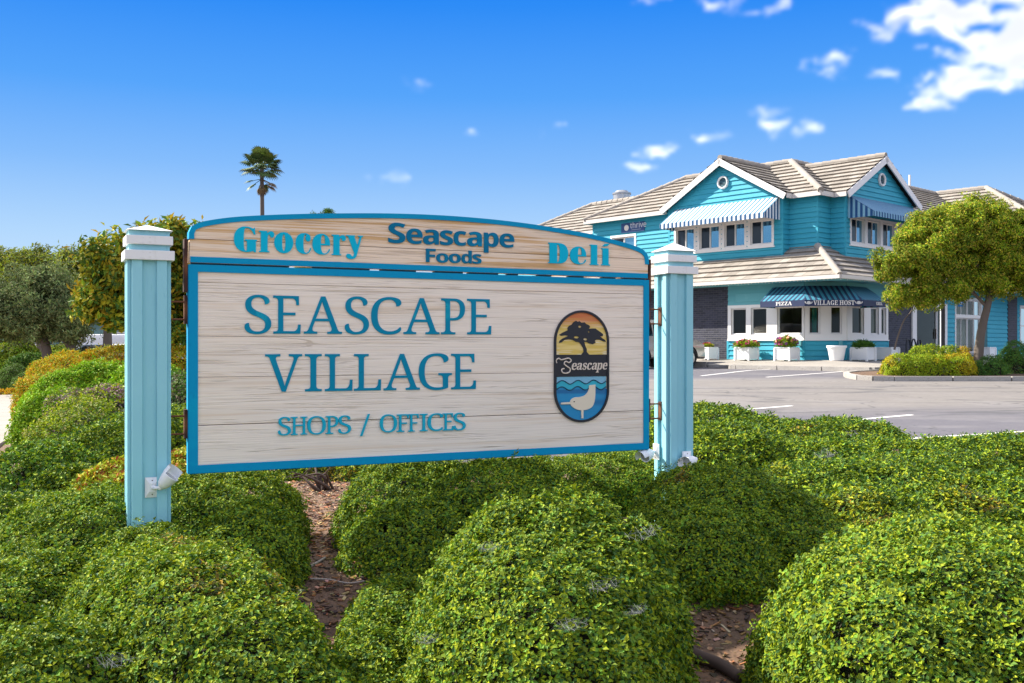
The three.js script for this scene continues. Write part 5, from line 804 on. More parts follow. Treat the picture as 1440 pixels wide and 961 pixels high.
// crown: clumps gathered on ellipsoid lobes; leaf sprays are thrown through each clump
function tree(name, label, limbs, lobes, { R = 0.1, n = 10, len = 0.08, wid = 0.04, pal, key, count = 5000, clump = 0.32, seed = 1, mat = LMsoft, gap = 0.3, cat = 'tree' }) {
  const root = thing(name, label, cat, limbs[0][0][0].clone()), O = root.position, r = rngOf(seed);
  part('trunk', limbs.map(([pts, r0, r1]) => tube(pts.map(p => p.clone().sub(O)), r0, r1, 9)), barkMat, root);
  const vol = lobes.map(l => l.r[0] * l.r[1] * l.r[2]), tot = vol.reduce((a, b) => a + b, 0), items = [[], [], []];
  lobes.forEach((l, li) => {
    const per = 42, nc = Math.max(3, Math.round(count * vol[li] / tot / per));
    for (let c = 0; c < nc; c++) {
      const d = V(r() - 0.5, r() - 0.5, r() - 0.5).normalize(), k = 0.45 + 0.55 * Math.pow(r(), 0.45), cc = V(l.c.x + d.x * l.r[0] * k, l.c.y + d.y * l.r[1] * k, l.c.z + d.z * l.r[2] * k);
      if (vn(cc.x * 1.4 + seed, cc.y * 1.4, cc.z * 1.4) < gap && r() < 0.7) continue;
      const cr = clump * (0.6 + 0.8 * r()), f = 0.65 + 0.6 * r();
      for (let i = 0; i < per; i++) { const e = V(r() + r() + r() - 1.5, (r() + r() + r() - 1.5) * 0.8, r() + r() + r() - 1.5).multiplyScalar(cr * 1.05), p = cc.clone().add(e), dir = d.clone().multiplyScalar(0.7).add(e.normalize()).add(V(0, 0.35, 0)).normalize(), q = f * (0.85 + 0.3 * r()); items[Math.floor(r() * 3)].push([p.sub(O), dir, 0.7 + 0.6 * r(), [q, q, q]]); }
    }
  });
  const cg = cluster(key, i => leafCluster(n, R, len, wid, pal, seed * 5 + i)); const crown = new THREE.Group(); crown.name = 'crown'; root.add(crown);
  items.forEach((it, i) => { if (it.length) foliage('leaf_spray', cg[i], mat, it, crown); });
  return root;
}
const lb = (px, py, Z, rx, ry, rz) => ({ c: P(px, py, Z), r: [rx, ry, rz || rx] });
const gp = (px, Z, dy = 0) => V((px - CX) / F * Z, gY((px - CX) / F * Z, Z) + dy, -Z);
// tree on the island in front of the shops
{ const b = gp(1374, 29.3); b.y = islandTop(29.3) - 0.05; const k = 29.3;
  tree('island_tree', 'round crowned yellow-green tree leaning on a bare trunk in the island', [[[b, P(1380, 468, k), P(1390, 425, k), P(1392, 400, k), P(1372, 372, k - 0.2), P(1345, 345, k)], 0.15, 0.05], [[P(1391, 415, k), P(1405, 385, k + 0.3), P(1420, 350, k)], 0.08, 0.03], [[P(1388, 432, k), P(1360, 405, k), P(1325, 400, k - 0.3), P(1290, 400, k)], 0.05, 0.02], [[P(1392, 402, k), P(1385, 360, k + 0.5), P(1390, 320, k)], 0.07, 0.03]],
    [lb(1315, 345, k, 1.15, 1.05, 1.1), lb(1365, 325, k, 1.15, 0.95, 1.2), lb(1415, 345, k, 1.1, 1.1, 1.2), lb(1283, 370, k - 0.2, 0.75, 0.85, 0.8), lb(1460, 355, k, 0.9, 1.0, 1.0), lb(1270, 420, k - 0.2, 0.42, 0.5, 0.4), lb(1320, 400, k, 0.75, 0.5, 0.7), lb(1420, 392, k, 0.85, 0.55, 0.8), lb(1360, 398, k, 0.8, 0.42, 0.8), lb(1300, 412, k - 0.2, 0.55, 0.4, 0.5), lb(1250, 372, k, 0.4, 0.55, 0.5)],
    { pal: [...PAL.yellowGreen, ...PAL.yellowGreen, ...PAL.fresh, [0.38, 0.34, 0.05]], key: 'islandtree', R: 0.08, len: 0.085, wid: 0.034, count: 26000, clump: 0.22, seed: 11, gap: 0.24 }); }
// olive tree on the left
{ const k = 31, b = gp(67, k);
  tree('olive_tree', 'grey-green olive tree with several leaning trunks at the left edge', [[[b, P(64, 485, k), P(56, 462, k), P(40, 425, k), P(30, 395, k)], 0.2, 0.05], [[P(108, 503, k), P(92, 478, k), P(80, 455, k), P(78, 420, k)], 0.13, 0.04], [[P(95, 484, k), P(104, 462, k), P(115, 430, k)], 0.09, 0.03], [[P(56, 465, k), P(50, 450, k), P(10, 420, k)], 0.08, 0.03]],
    [lb(65, 428, k, 1.15, 0.95, 1.2), lb(20, 438, k, 1.15, 0.9, 1.1), lb(98, 438, k, 0.65, 0.85, 1.0), lb(-20, 433, k, 1.0, 0.9, 1), lb(60, 404, k + 0.5, 1.05, 0.55, 1.1), lb(60, 460, k, 1.0, 0.42, 0.9)],
    { pal: PAL.olive, key: 'olive', R: 0.11, len: 0.12, wid: 0.042, count: 11000, clump: 0.3, seed: 23, gap: 0.33 }); }
// golden broad-leaved tree behind the left post
{ const k = 19, b = gp(205, k);
  tree('magnolia_tree', 'golden leaved tree rising behind the left post', [[[b, P(207, 455, k), P(205, 400, k), P(212, 350, k)], 0.12, 0.04], [[P(206, 445, k), P(170, 420, k), P(150, 400, k)], 0.05, 0.02], [[P(206, 440, k), P(245, 410, k), P(260, 370, k)], 0.05, 0.02], [[P(215, 480, k + 0.4), P(250, 440, k + 0.4), P(272, 452, k + 0.4)], 0.05, 0.02]],
    [lb(165, 400, k, 0.62, 0.85, 0.7), lb(205, 385, k, 0.7, 0.85, 0.7), lb(250, 370, k, 0.62, 0.8, 0.7), lb(262, 420, k + 0.3, 0.5, 0.7, 0.6), lb(285, 385, k + 0.3, 0.5, 0.7, 0.6), lb(262, 345, k, 0.45, 0.45, 0.5), lb(264, 456, k + 0.6, 0.42, 0.4, 0.5), lb(235, 450, k + 0.6, 0.4, 0.4, 0.5), lb(150, 425, k, 0.4, 0.4, 0.5), lb(265, 335, k, 0.35, 0.3, 0.4), lb(200, 440, k, 0.6, 0.5, 0.5)],
    { pal: [...PAL.golden, ...PAL.golden, ...PAL.yellowGreen, ...PAL.deep], key: 'magnolia', R: 0.12, n: 8, len: 0.13, wid: 0.065, count: 3900, clump: 0.22, seed: 31, gap: 0.22, mat: LM }); }
// canopy behind the olive
{ const k = 42, b = gp(150, k);
  tree('spreading_tree', 'wide yellow-green tree canopy behind the olive tree', [[[b, P(150, 450, k), P(140, 400, k)], 0.25, 0.08], [[gp(20, k), P(20, 450, k), P(15, 400, k)], 0.25, 0.08]],
    [lb(20, 390, k, 1.7, 1.0, 1.6), lb(75, 383, k, 1.7, 0.95, 1.5), lb(130, 382, k, 1.6, 0.85, 1.4), lb(-30, 400, k, 1.5, 1.0, 1.4), lb(175, 392, k, 1.5, 0.95, 1.2), lb(120, 420, k, 1.8, 0.8, 1.2)],
    { pal: [...PAL.yellowGreen, ...PAL.yellowGreen, ...PAL.olive], key: 'canopy', R: 0.14, len: 0.13, wid: 0.055, count: 12000, clump: 0.36, seed: 41, gap: 0.2 }); }
{ const k = 55; tree('dark_tree', 'dark green tree tops peeping over the left canopy', [[[gp(55, k), P(55, 420, k), P(55, 375, k)], 0.2, 0.05]], [lb(55, 385, k, 0.9, 1.1, 0.9), lb(15, 392, k, 0.9, 0.9, 0.9), lb(95, 392, k, 0.9, 0.9, 0.9), lb(185, 385, k, 0.9, 0.9, 0.9)], { pal: PAL.deep, key: 'darktree', R: 0.18, len: 0.16, wid: 0.06, count: 3000, clump: 0.3, seed: 43 }); }
// conifer tops behind the middle of the board
{ const k = 60; tree('conifer', 'dark conifer top showing just above the arch of the board', [[[gp(448, k), P(448, 400, k), P(448, 300, k)], 0.25, 0.06]], [lb(440, 303, k, 0.38, 0.32, 0.5), lb(457, 302, k, 0.32, 0.36, 0.4), lb(448, 330, k, 1.1, 1.2, 1.0), lb(448, 390, k, 1.4, 1.8, 1.3)], { pal: PAL.deep, key: 'conifer', R: 0.15, len: 0.16, wid: 0.04, count: 3200, clump: 0.22, seed: 47 }); }
// small tree growing in a planter beside the entrance
{ const k = 34.2; tree('planter_tree', 'thin leaning young tree in a white planter by the brick pier', [[[P(1258, 492, k), P(1264, 470, k), P(1272, 450, k), P(1283, 436, k), P(1286, 420, k)], 0.035, 0.015]], [lb(1284, 425, k, 0.35, 0.3, 0.35), lb(1300, 412, k, 0.4, 0.35, 0.35)], { pal: PAL.yellowGreen, key: 'planter', R: 0.08, len: 0.08, wid: 0.035, count: 700, clump: 0.18, seed: 53 }); }
// fan palm
{ const k = 90, top = P(368, 237, k), b = gp(368, k), root = thing('fan_palm', 'tall slender fan palm rising above the board against the sky', 'palm tree', b), O = b, r = rngOf(9);
  part('trunk', tube([V(0, 0, 0), V(0.1, 6, 0), V(0.05, 12, 0), top.clone().sub(O)], 0.24, 0.17, 10, 14), std(lin(0.12, 0.10, 0.085), 0.95), root);
  const T0 = top.clone().sub(O), green = new THREE.MeshStandardMaterial({ color: lin(0.07, 0.13, 0.035), roughness: 0.6, side: THREE.DoubleSide }), green2 = new THREE.MeshStandardMaterial({ color: lin(0.16, 0.21, 0.03), roughness: 0.6, side: THREE.DoubleSide }), dry = new THREE.MeshStandardMaterial({ color: lin(0.20, 0.14, 0.07), roughness: 0.9, side: THREE.DoubleSide });
  const frond = (az, el, len, R, mat) => { const d = V(Math.cos(az) * Math.cos(el), Math.sin(el), Math.sin(az) * Math.cos(el)), s = T0.clone(), hub = s.clone().addScaledVector(d, len), side = d.clone().cross(UPV).normalize(), up = side.clone().cross(d).normalize(), pos = [];
    const N = 17; for (let i = 0; i < N; i++) { const a = (i / (N - 1) - 0.5) * 3.9, dir = d.clone().multiplyScalar(Math.cos(a)).addScaledVector(side, Math.sin(a)), L = R * (0.75 + 0.25 * Math.cos(a)), m = hub.clone().addScaledVector(dir, L * 0.6).addScaledVector(up, 0.05 * R), e = hub.clone().addScaledVector(dir, L).add(V(0, -0.2 * R, 0)), w = dir.clone().cross(up).normalize().multiplyScalar(0.085 * R); for (const p of [hub, m.clone().add(w), m.clone().sub(w), m.clone().add(w), e, m.clone().sub(w)]) pos.push(p.x, p.y, p.z); }
    const g = join([flatTri(pos, new Array(pos.length / 3 * 2).fill(0)), tube([s, s.clone().addScaledVector(d, len * 0.5), hub], 0.035, 0.02, 5)]); part('frond', g, mat, root); };
  for (let i = 0; i < 46; i++) { const t = i / 45; frond(i * 2.4, 1.35 - t * 1.75 + (r() - 0.5) * 0.3, 0.95 + 0.45 * r(), 0.8 + 0.22 * r(), t < 0.4 ? green2 : green); }
  T0.y -= 0.95; for (let i = 0; i < 9; i++) frond(i * 2.1 + 0.4, -0.25 - r() * 0.5, 0.95 + 0.35 * r(), 0.66, i % 3 ? green : dry);
  T0.y -= 0.5; for (let i = 0; i < 8; i++) frond(i * 2.4, -1.15 - r() * 0.2, 0.45, 0.55, dry);
}

// ---------------------------------------------------------------- planters, flowers, rack, pole in front of the shops
const plPaint = std(lin(0.80, 0.80, 0.80), 0.55);
function groundAt(px, py0) { let Z = 34; for (let i = 0; i < 40; i++) { const X = (px - CX) / F * Z, a = X - BC.x, b = Z - 37, u = -0.672 * a + 0.741 * b, v = 0.741 * a + 0.672 * b, d = Math.max(-1.3 - v, -1.3 - u), h = -0.50 - 0.16 * cl(d / 3.1), z = -h * F / (py0 - HY); Z = cl(0.5 * Z + 0.5 * z, 30, 36.6); } const X = (px - CX) / F * Z; return { X, Z }; }
const onPave = (u, v) => { const d = Math.max(-1.3 - v, -1.3 - u); return toWorld(u, v, -0.50 - 0.16 * cl(d / 3.1)); };
const uvAt = (px, v) => { const t = (px - CX) / F; return (11.36 + 0.741 * v - t * (37 + 0.672 * v)) / (0.672 + 0.741 * t); };          // u on a line parallel to the left front
const vAt = (px, u) => { const t = (px - CX) / F; return (t * (37 + 0.741 * u) - 11.36 + 0.672 * u) / (0.741 - 0.672 * t); };
const SHOPTURN = Math.atan2(0.672, 0.741);
let boxProto = null;
function planterBox(label, u, v, w = 0.6) {
  const p = onPave(u, v), o = boxProto ? boxProto.clone() : new THREE.Group(); o.name = numbered('planter_box'); o.position.copy(p); o.rotation.y = SHOPTURN; o.scale.x = 1; tag(o, label, 'planter', 'white square planter boxes along the shopfront'); scene.add(o);
  if (!boxProto) {
    boxProto = o; const s = w / 2, h = 0.46, t = 0.03;
    part('box_panel', span(-s + t, s - t, 0.05, h, s - t, s), plPaint, o); part('box_panel', span(-s + t, s - t, 0.05, h, -s, -s + t), plPaint, o); part('box_panel', span(-s, -s + t, 0.05, h, -s + t, s - t), plPaint, o); part('box_panel', span(s - t, s, 0.05, h, -s + t, s - t), plPaint, o);
    part('rim', [span(-s - 0.02, s + 0.02, h, h + 0.035, s - 0.05, s + 0.02, 0.006), span(-s - 0.02, s + 0.02, h, h + 0.035, -s - 0.02, -s + 0.05, 0.006), span(-s - 0.02, -s + 0.05, h, h + 0.034, -s + 0.05, s - 0.05), span(s - 0.05, s + 0.02, h, h + 0.034, -s + 0.05, s - 0.05)], plPaint, o);
    part('corner_post', [-1, 1].flatMap(a => [-1, 1].map(b => span(a * s - 0.035, a * s + 0.035, 0, h - 0.001, b * s - 0.035, b * s + 0.035, 0.004))), plPaint, o);
    part('soil', span(-s + t, s - t, h - 0.06, h - 0.03, -s + t, s - t), woodDark, o);
  }
  return o;
}
function blooms(label, box, pals, seed, h = 0.3, spread = 0.36, leafPal = PAL.fresh, name = 'flowering_plant') {
  const o = thing(name, label, pals.length ? 'flowers' : 'plant', box.position.clone().add(V(0, 0.44, 0)), 0), r = rngOf(seed), leaves = [], fl = [];
  for (let i = 0; i < 260; i++) { const a = r() * 6.283, q = Math.sqrt(r()) * spread, y = h * (0.2 + 0.8 * r()) * (1 - 0.4 * q / spread); leaves.push([V(Math.cos(a) * q, y, Math.sin(a) * q), V(r() - 0.5, 0.8, r() - 0.5).normalize(), 0.8 + 0.5 * r(), [1, 1, 1]]); }
  const key = 'plant' + label.length + seed; foliage('foliage', cluster(key, i => leafCluster(9, 0.06, 0.08, 0.035, leafPal, seed + i))[0], LMsoft, leaves, o);
  for (let i = 0; i < pals.length * 22; i++) { const a = r() * 6.283, q = Math.sqrt(r()) * spread * 1.08, y = h * (0.55 + 0.6 * r()) * (1 - 0.35 * q / spread); const g = new THREE.CircleGeometry(0.05 + 0.02 * r(), 6); const pp = g.attributes.position; for (let k = 1; k < pp.count; k++) pp.setZ(k, 0.02 * (k % 2) + 0.012); g.rotateX(-1.1 + r() * 1.2); g.rotateY(r() * 6.283); g.translate(Math.cos(a) * q, y, Math.sin(a) * q); fl.push([i % pals.length, g]); }
  pals.forEach((c, k) => part('blossom', fl.filter(f => f[0] === k).map(f => f[1]), new THREE.MeshStandardMaterial({ color: lin(...c), roughness: 0.7, side: THREE.DoubleSide }), o, 'stuff'));
  stemLike(o, seed, spread, h); return o;
}
function stemLike(o, seed, spread, h) { const r = rngOf(seed + 1), g = []; for (let i = 0; i < 14; i++) { const a = r() * 6.283, q = r() * spread * 0.7; g.push(tube([V(Math.cos(a) * q * 0.4, -0.04, Math.sin(a) * q * 0.4), V(Math.cos(a) * q * 0.7, h * 0.3, Math.sin(a) * q * 0.7), V(Math.cos(a) * q, h * 0.75, Math.sin(a) * q)], 0.008, 0.004, 5)); } part('stem', g, std(lin(0.07, 0.10, 0.03), 0.9), o, 'stuff'); }
const pink = [[0.55, 0.03, 0.16], [0.62, 0.12, 0.22], [0.45, 0.02, 0.06]], mixed = [[0.22, 0.04, 0.28], [0.60, 0.25, 0.12], [0.45, 0.05, 0.20]];
const vb = -1.95;
const pb1 = planterBox('white planter box of pink flowers below the first pair of shop windows', uvAt(1050, vb), vb), pb2 = planterBox('white planter box of purple and orange flowers below the big corner window', uvAt(1106.5, vb), vb);
blooms('pink and red flowers in the white box below the first pair of shop windows', pb1, pink, 5, 0.34, 0.42); blooms('purple and orange flowers in the white box below the big corner window', pb2, mixed, 9, 0.46, 0.38);
const pb0 = planterBox('white planter box against the brick wall beside the parked car', uvAt(994, vb) , vb); blooms('few red flowers in the white box beside the parked car', pb0, [pink[2]], 12, 0.2, 0.2);
const ub = -1.95, pb3 = planterBox('white planter box of spiky green plants below the right corner windows', ub, vAt(1214, ub)); blooms('spiky green plants in the white box below the right corner windows', pb3, [], 15, 0.3, 0.34, PAL.deep, 'green_plant');
const pb4 = planterBox('white planter box at the brick pier that holds a leaning young tree', ub, vAt(1248, ub)); const pb5 = planterBox('white planter box behind the trunk of the island tree', ub, vAt(1386, ub));
{ // round tapering pot at the chamfered corner
  const c = onPave(-1.55, -1.35), o = thing('round_pot', 'tall round white pot standing at the corner between the planter boxes', 'pot', c); const pr = [[0.001, 0], [0.22, 0], [0.235, 0.02], [0.31, 0.44], [0.345, 0.46], [0.35, 0.53], [0.32, 0.535], [0.30, 0.46], [0.001, 0.44]].map(p => new THREE.Vector2(...p));
  part('pot_body', new THREE.LatheGeometry(pr, 28), plPaint, o); part('soil', new THREE.CylinderGeometry(0.3, 0.3, 0.02, 20).translate(0, 0.465, 0), woodDark, o);
}
{ // bicycle rack: three hoops
  const p = onPave(-2.5, vAt(1284, -2.5)), o = thing('bike_rack', 'black hooped bicycle rack in front of the brick pier', 'bike rack', p, SHOPTURN - Math.PI / 2 * 0);
  for (let i = 0; i < 3; i++) part('hoop', tube([V(i * 0.42 - 0.5, 0, 0), V(i * 0.42 - 0.5, 0.62, 0), V(i * 0.42 - 0.42, 0.8, 0), V(i * 0.42 - 0.29, 0.8, 0), V(i * 0.42 - 0.21, 0.62, 0), V(i * 0.42 - 0.21, 0, 0)], 0.03, 0.03, 8, 30), M.black, o);
  part('base_rail', span(-0.6, 0.75, 0, 0.03, -0.04, 0.04), M.black, o);
}
{ const Z = 32.6, p = P(1326, 497, Z); p.y = EYE - 0.66; const o = thing('signpost', 'slim dark post with a white edge standing by the shop entrance', 'post', p); part('pole', span(-0.06, 0.06, 0, 2.35, -0.03, 0.03), std(lin(0.03, 0.03, 0.035), 0.6), o); part('pole_edge', span(-0.075, -0.0605, 0, 2.3, -0.028, 0.028), M.lampWhite, o); }
{ const Z = 36.2, p = P(1351, 421, Z), o = thing('hanging_sign', 'narrow blue hanging sign in front of the tall shop windows', 'sign', p, -0.5); part('sign_board', span(-0.085, 0.085, -0.27, 0.27, -0.015, 0.015, 0.02), std(lin(0.01, 0.16, 0.42), 0.5), o); const g = []; for (const y of [-0.15, 0, 0.15]) g.push(new THREE.TorusGeometry(0.045, 0.013, 6, 14).translate(0, y, 0.018)); part('lettering', g, std(lin(0.5, 0.6, 0.7), 0.6), o); part('hanger', tube([V(0, 0.27, 0), V(0, 0.5, 0), V(0, 0.85, 0)], 0.012, 0.012, 6), M.iron, o); }

// ---------------------------------------------------------------- parked vehicles
const rubber = std(lin(0.012, 0.012, 0.013), 0.9), alloy = std(lin(0.5, 0.5, 0.52), 0.3, { metalness: 0.9 }), carGlass = new THREE.MeshPhysicalMaterial({ color: lin(0.01, 0.014, 0.018), roughness: 0.04, ior: 1.9 });
function vehicle(label, cat, pos, turn, color, prof, wins, { w = 1.8, wheels = [0.85, 3.5], wr = 0.36, name = 'parked_car' } = {}) {
  const o = thing(name, label, cat, pos, turn), paint = new THREE.MeshPhysicalMaterial({ color: lin(...color), roughness: 0.35, metalness: 0.2, clearcoat: 1, clearcoatRoughness: 0.06 });
  const s = new THREE.Shape(prof.map(p => new THREE.Vector2(...p))), n = prof.length; s.autoClose = true;
  for (const x of wheels) { const h = new THREE.Path(); h.absarc(x, wr, wr + 0.07, 0, 2 * Math.PI); }
  const g = new THREE.ExtrudeGeometry(s, { depth: w - 0.24, bevelEnabled: true, bevelThickness: 0.12, bevelSize: 0.07, bevelOffset: -0.07, bevelSegments: 4 }); g.translate(0, 0, -(w - 0.24) / 2);
  const p = g.attributes.position; for (let i = 0; i < p.count; i++) { const y = p.getY(i); if (y > 0.9) p.setZ(i, p.getZ(i) * (1 - 0.22 * (y - 0.9))); } const tg = toCreasedNormals(g, 0.6);
  part('body', tg, paint, o);
  for (const sd of [-1, 1]) {
    for (const q of wins) { const ws = new THREE.ExtrudeGeometry(new THREE.Shape(q.map(a => new THREE.Vector2(...a))), { depth: 0.02, bevelEnabled: false }), wp = ws.attributes.position; for (let i = 0; i < wp.count; i++) { const y = wp.getY(i), z = wp.getZ(i); wp.setZ(i, sd * (w / 2 * (1 - 0.22 * Math.max(0, y - 0.9)) - 0.012 + z)); } ws.computeVertexNormals(); part('side_window', ws, carGlass, o); }
    for (const x of wheels) { const t = new THREE.CylinderGeometry(wr, wr, 0.22, 28).rotateX(Math.PI / 2).translate(x, wr, sd * (w / 2 - 0.10)); const wh = part('wheel', t, rubber, o); const rim = []; rim.push(new THREE.CylinderGeometry(wr * 0.64, wr * 0.64, 0.02, 24).rotateX(Math.PI / 2).translate(x, wr, sd * (w / 2 + 0.01))); for (let k = 0; k < 5; k++) { const b = box(0.07, wr * 1.1, 0.03, 0, 0, 0); b.rotateZ(k * Math.PI / 5); b.translate(x, wr, sd * (w / 2 + 0.022)); rim.push(b); } part('rim', rim, alloy, wh); part('wheel_arch', new THREE.TorusGeometry(wr + 0.05, 0.035, 8, 20, Math.PI).translate(x, wr, sd * (w / 2 - 0.005)), rubber, o); }
    const L = prof.reduce((m, a) => Math.max(m, a[0]), 0); part('headlight', new THREE.SphereGeometry(0.13, 14, 10).scale(0.9, 0.85, 1.1).translate(L - 0.16, 0.82, sd * (w / 2 - 0.17)), new THREE.MeshPhysicalMaterial({ color: lin(0.65, 0.66, 0.68), roughness: 0.08, metalness: 0.3, clearcoat: 1 }), o); part('tail_light', box(0.06, 0.26, 0.2, 0.05, 0.95, sd * (w / 2 - 0.16), 0.02), std(lin(0.35, 0.01, 0.01), 0.2), o);
    part('mirror', box(0.12, 0.13, 0.2, L * 0.66, 1.12, sd * (w / 2 + 0.1), 0.04), paint, o);
  }
  const L = prof.reduce((m, a) => Math.max(m, a[0]), 0);
  part('bumper', [box(0.16, 0.26, w - 0.1, L - 0.05, 0.45, 0, 0.05), box(0.16, 0.26, w - 0.1, 0.03, 0.45, 0, 0.05)], std(lin(0.05, 0.05, 0.055), 0.6), o);
  return o;
}
const suvProf = [[0.02, 0.35], [0.0, 0.9], [0.12, 1.12], [0.35, 1.62], [0.7, 1.72], [2.3, 1.72], [2.7, 1.6], [3.2, 1.12], [4.1, 1.0], [4.38, 0.86], [4.45, 0.35]];
const suvWins = [[[0.5, 1.15], [0.68, 1.58], [1.45, 1.62], [1.45, 1.15]], [[1.53, 1.15], [1.53, 1.62], [2.28, 1.62], [2.28, 1.15]], [[2.36, 1.15], [2.36, 1.6], [2.62, 1.54], [2.98, 1.15]]];
const sedanProf = [[0.02, 0.35], [0.0, 0.8], [0.2, 0.98], [0.9, 1.05], [1.5, 1.4], [2.6, 1.42], [3.3, 1.0], [4.2, 0.85], [4.42, 0.7], [4.45, 0.32]];
const sedanWins = [[[1.1, 1.05], [1.55, 1.33], [2.05, 1.35], [2.05, 1.05]], [[2.12, 1.05], [2.12, 1.35], [2.6, 1.34], [3.05, 1.05]]];
const vanProf = [[0.02, 0.35], [0.0, 1.9], [0.2, 2.05], [3.4, 2.05], [3.9, 1.9], [4.4, 1.15], [4.9, 0.95], [5.0, 0.35]];
const vanWins = [[[3.3, 1.15], [3.3, 1.7], [3.75, 1.7], [4.1, 1.15]]];
{ // silver car nose-in to the kerb beside the brick wall
  const nose = toWorld(uvAt(993, -3.15), -3.15, 0); const dir = V(0.741, 0, -0.672), right = V(0.672, 0, 0.741), p = nose.clone().addScaledVector(dir, -4.45).addScaledVector(right, -0.9); p.y = EYE + lotH(38);
  vehicle('silver beige car parked nose in to the kerb, half hidden by the right post', 'car', p, SHOPTURN, [0.36, 0.33, 0.29], suvProf, suvWins, { w: 1.82 });
}
const carAt = (px, Z) => { const p = P(px, HY, Z); p.y = EYE + gH(p.x, Z) + 0.01; return p; };
vehicle('white van parked far off behind the orange hedge', 'van', carAt(112, 62), 0.1, [0.78, 0.78, 0.79], vanProf, vanWins, { w: 1.9, wheels: [0.95, 4.0], name: 'white_van' });
vehicle('white car with its roof showing above the orange hedge', 'car', carAt(108, 44), 0.15, [0.72, 0.73, 0.76], sedanProf, sedanWins);
vehicle('dark grey car seen between the olive trunks', 'car', carAt(70, 46), 0.35, [0.09, 0.12, 0.16], sedanProf, sedanWins);
vehicle('pale car in the gap between the left post and the board', 'car', carAt(190, 42), 0.05, [0.62, 0.64, 0.67], sedanProf, sedanWins);
{ // house behind the trees on the far left
  const Z = 78, o = thing('far_house', 'low house with a dark peaked roof behind the trees on the left', 'house', V((120 - CX) / F * Z, EYE - 1.45, -Z), 0.2);
  part('wall', span(-5.5, 6, 0, 3.4, -4, 4), std(lin(0.16, 0.30, 0.30), 0.8), o);
  const pr = [V(-6.2, 3.3, 4.6), V(6.6, 3.3, 4.6), V(1.2, 7.9, 0), V(-1.8, 7.9, 0)], pb = [V(6.6, 3.3, -4.6), V(-6.2, 3.3, -4.6), V(-1.8, 7.9, 0), V(1.2, 7.9, 0)];
  const dark = tileMat.clone(); dark.color = lin(0.35, 0.3, 0.28); part('roof', [roofPlane(pr, { seed: 91 }), roofPlane(pb, { seed: 92 }), roofPlane([V(6.6, 3.3, 4.6), V(6.6, 3.3, -4.6), V(1.2, 7.9, 0)], { seed: 93 }), roofPlane([V(-6.2, 3.3, 4.6), V(-6.2, 3.3, -4.6), V(-1.8, 7.9, 0)], { seed: 94 })], dark, o);
  for (const x of [-4, -1, 2.5]) { const w = part('window', span(x, x + 1.4, 1.1, 2.5, 4.0, 4.06), B.trim, o); part('pane', span(x + 0.1, x + 1.3, 1.2, 2.4, 4.061, 4.07), B.pane, w); }
}

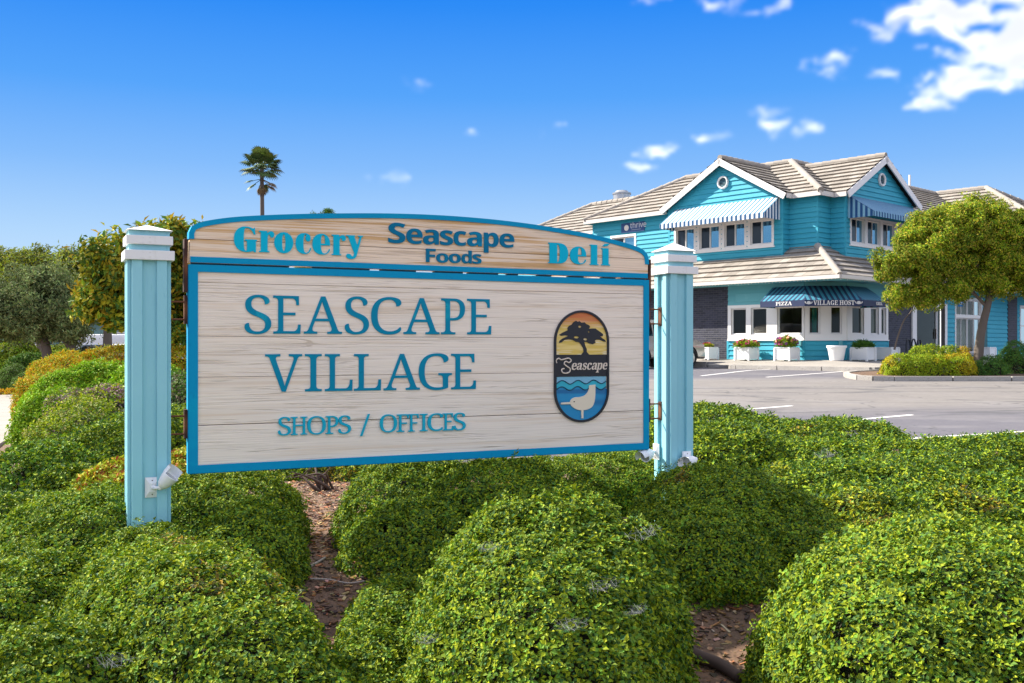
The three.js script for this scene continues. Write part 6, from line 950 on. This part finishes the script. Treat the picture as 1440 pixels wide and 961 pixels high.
// ---------------------------------------------------------------- bare ground between the shrubs: chips, litter, sticks, pipe, roots
{
  const r = rngOf(404), g = [0, 1, 2].map(k => { const s = [[0.5, 0.07, 0.2], [0.35, 0.06, 0.28], [0.7, 0.05, 0.12]][k]; const b = new THREE.BoxGeometry(...s), p = b.attributes.position; for (let i = 0; i < p.count; i++) p.setXYZ(i, p.getX(i) * (0.8 + 0.4 * h3(i, k, 1)), p.getY(i), p.getZ(i) * (0.7 + 0.6 * h3(i, k, 2))); return b.toNonIndexed(); });
  const root = thing('bark_mulch', 'brown bark chips and dry leaf litter covering the bare soil between the shrubs', 'mulch', V(0, 0, 0)); root.userData.kind = 'stuff'; const cols = [[0.20, 0.105, 0.055], [0.30, 0.17, 0.085], [0.11, 0.06, 0.038], [0.40, 0.28, 0.17], [0.34, 0.15, 0.06], [0.06, 0.038, 0.028]], its = [[], [], []];
  for (let i = 0; i < 42000; i++) { const Z = 2.6 + 5.8 * Math.pow(r(), 1.1), X = -1.8 + r() * 4.6, s = 0.03 + 0.06 * r() * r(); if (vn(X * 3, Z * 3, 8) < 0.25 && r() < 0.6) continue; its[i % 3].push([V(X, gY(X, Z) + s * 0.05, -Z), V((r() - 0.5) * 0.7, 1, (r() - 0.5) * 0.7).normalize(), s, cols[Math.floor(r() * 6)].map(x => x * (0.8 + 0.4 * r()))]); }
  its.forEach((it, k) => foliage('chips', g[k], std('#ffffff', 0.95), it, root));
  const onG = (px, py, dy = 0) => { let Z = 4.5; for (let i = 0; i < 60; i++) { const X = (px - CX) / F * Z; Z = 0.6 * Z + 0.4 * (-gH(X, Z) * F / (py - HY)); } const X = (px - CX) / F * Z; return V(X, gY(X, Z) + dy, -Z); };
  const stick = (label, pts, r0, r1, mat, name, cat, grp) => { const w = pts.map(p => onG(p[0], p[1], p[2] || r0)); const o = thing(name, label, cat, w[0].clone(), 0, grp); part(name === 'drain_pipe' ? 'pipe' : 'wood', tube(w.map(p => p.clone().sub(w[0])), r0, r1, 9, 24), mat, o); return o; };
  const grey = std(lin(0.34, 0.29, 0.25), 0.9), brownRoot = std(lin(0.07, 0.045, 0.035), 0.9);
  stick('pale dry stick lying across the bare path below the board', [[433, 801], [446, 794], [457, 787]], 0.008, 0.006, grey, 'stick', 'stick');
  stick('long thin twig curving over the bare path', [[436, 816], [462, 817], [490, 822], [512, 819]], 0.005, 0.003, grey, 'stick', 'stick');
  stick('dark gnarled root in front of the shaded shrub', [[944, 905, 0.02], [965, 925, 0.035], [985, 936, 0.03], [1010, 945, 0.03], [1042, 962, 0.02]], 0.028, 0.022, brownRoot, 'root', 'root');
  const br = thing('bare_branches', 'tangle of bare dark branches at the head of the path under the board', 'branches', onG(452, 690)); for (let i = 0; i < 9; i++) { const a = r() * 6.28, q = 0.5 + 0.6 * r(), o = V(0.16 * (r() - 0.5), 0, 0.14 * (r() - 0.5)); part('branch', tube([o, V(o.x + Math.cos(a) * 0.06 * q, 0.03 + 0.09 * r(), o.z + Math.sin(a) * 0.06), V(o.x + Math.cos(a + 0.5) * 0.17 * q, 0.05 + 0.12 * r(), o.z + Math.sin(a + 0.5) * 0.14), V(o.x + Math.cos(a + 0.2 + r()) * 0.27 * q, 0.06 + 0.18 * r(), o.z + Math.sin(a + 0.2) * 0.2)], 0.008 + 0.009 * r(), 0.003, 6), brownRoot, br); }
}
{ // cobwebs: little sheets of fine threads slung between leaf tips
  const threadMat = std(lin(0.36, 0.36, 0.37), 0.8), spots = [['on the upper right shoulder of the big central shrub', 905, 748, 2.98, 0.05], ['on the right flank of the big central shrub', 848, 822, 2.78, 0.045], ['in the middle of the front of the big central shrub', 803, 874, 2.68, 0.05], ['on the left front of the big central shrub', 601, 897, 2.72, 0.035], ['on the left shoulder of the big central shrub', 688, 768, 2.95, 0.035], ['low on the right of the big central shrub', 893, 856, 2.8, 0.035], ['on the low sunlit shrub in the bottom left corner', 163, 926, 2.55, 0.05], ['on the lumpy hedge mound in front of the bay lines', 1160, 637, 7.0, 0.09]];
  spots.forEach(([where, px, py, Z, R], si) => {
    const r = rngOf(700 + si), c = P(px, py, Z), o = thing('cobweb', `small grey cobweb ${where}`, 'cobweb', c), g = [];
    const v = V(-c.x, EYE - c.y, -c.z).normalize(), nrm = v.clone().multiplyScalar(0.5).add(V(0, 0.9, 0)).normalize(), e1 = nrm.clone().cross(V(0.3, 0, 1)).normalize(), e2 = e1.clone().cross(nrm), pt = (a, q) => e1.clone().multiplyScalar(Math.cos(a) * R * q * 1.25).addScaledVector(e2, Math.sin(a) * R * q * 0.8).addScaledVector(nrm, -0.25 * R * (1 - q * q));
    const thin = (a, b, w) => { const d = b.clone().sub(a).cross(v).normalize().multiplyScalar(w); g.push(flatTri([a.clone().add(d), b.clone().add(d), b.clone().sub(d), a.clone().add(d), b.clone().sub(d), a.clone().sub(d)].flatMap(p => [p.x, p.y, p.z]), new Array(12).fill(0))); };
    for (let i = 0; i < 34; i++) { const a = r() * 6.283, b = a + 0.6 + r() * 2.2; thin(pt(a, 0.3 + 0.75 * r()), pt(b, 0.2 + 0.8 * r()), 0.00013 * Z / 3); }
    part('threads', g, threadMat, o, 'stuff');
  });
}
renderer.render(scene, camera);
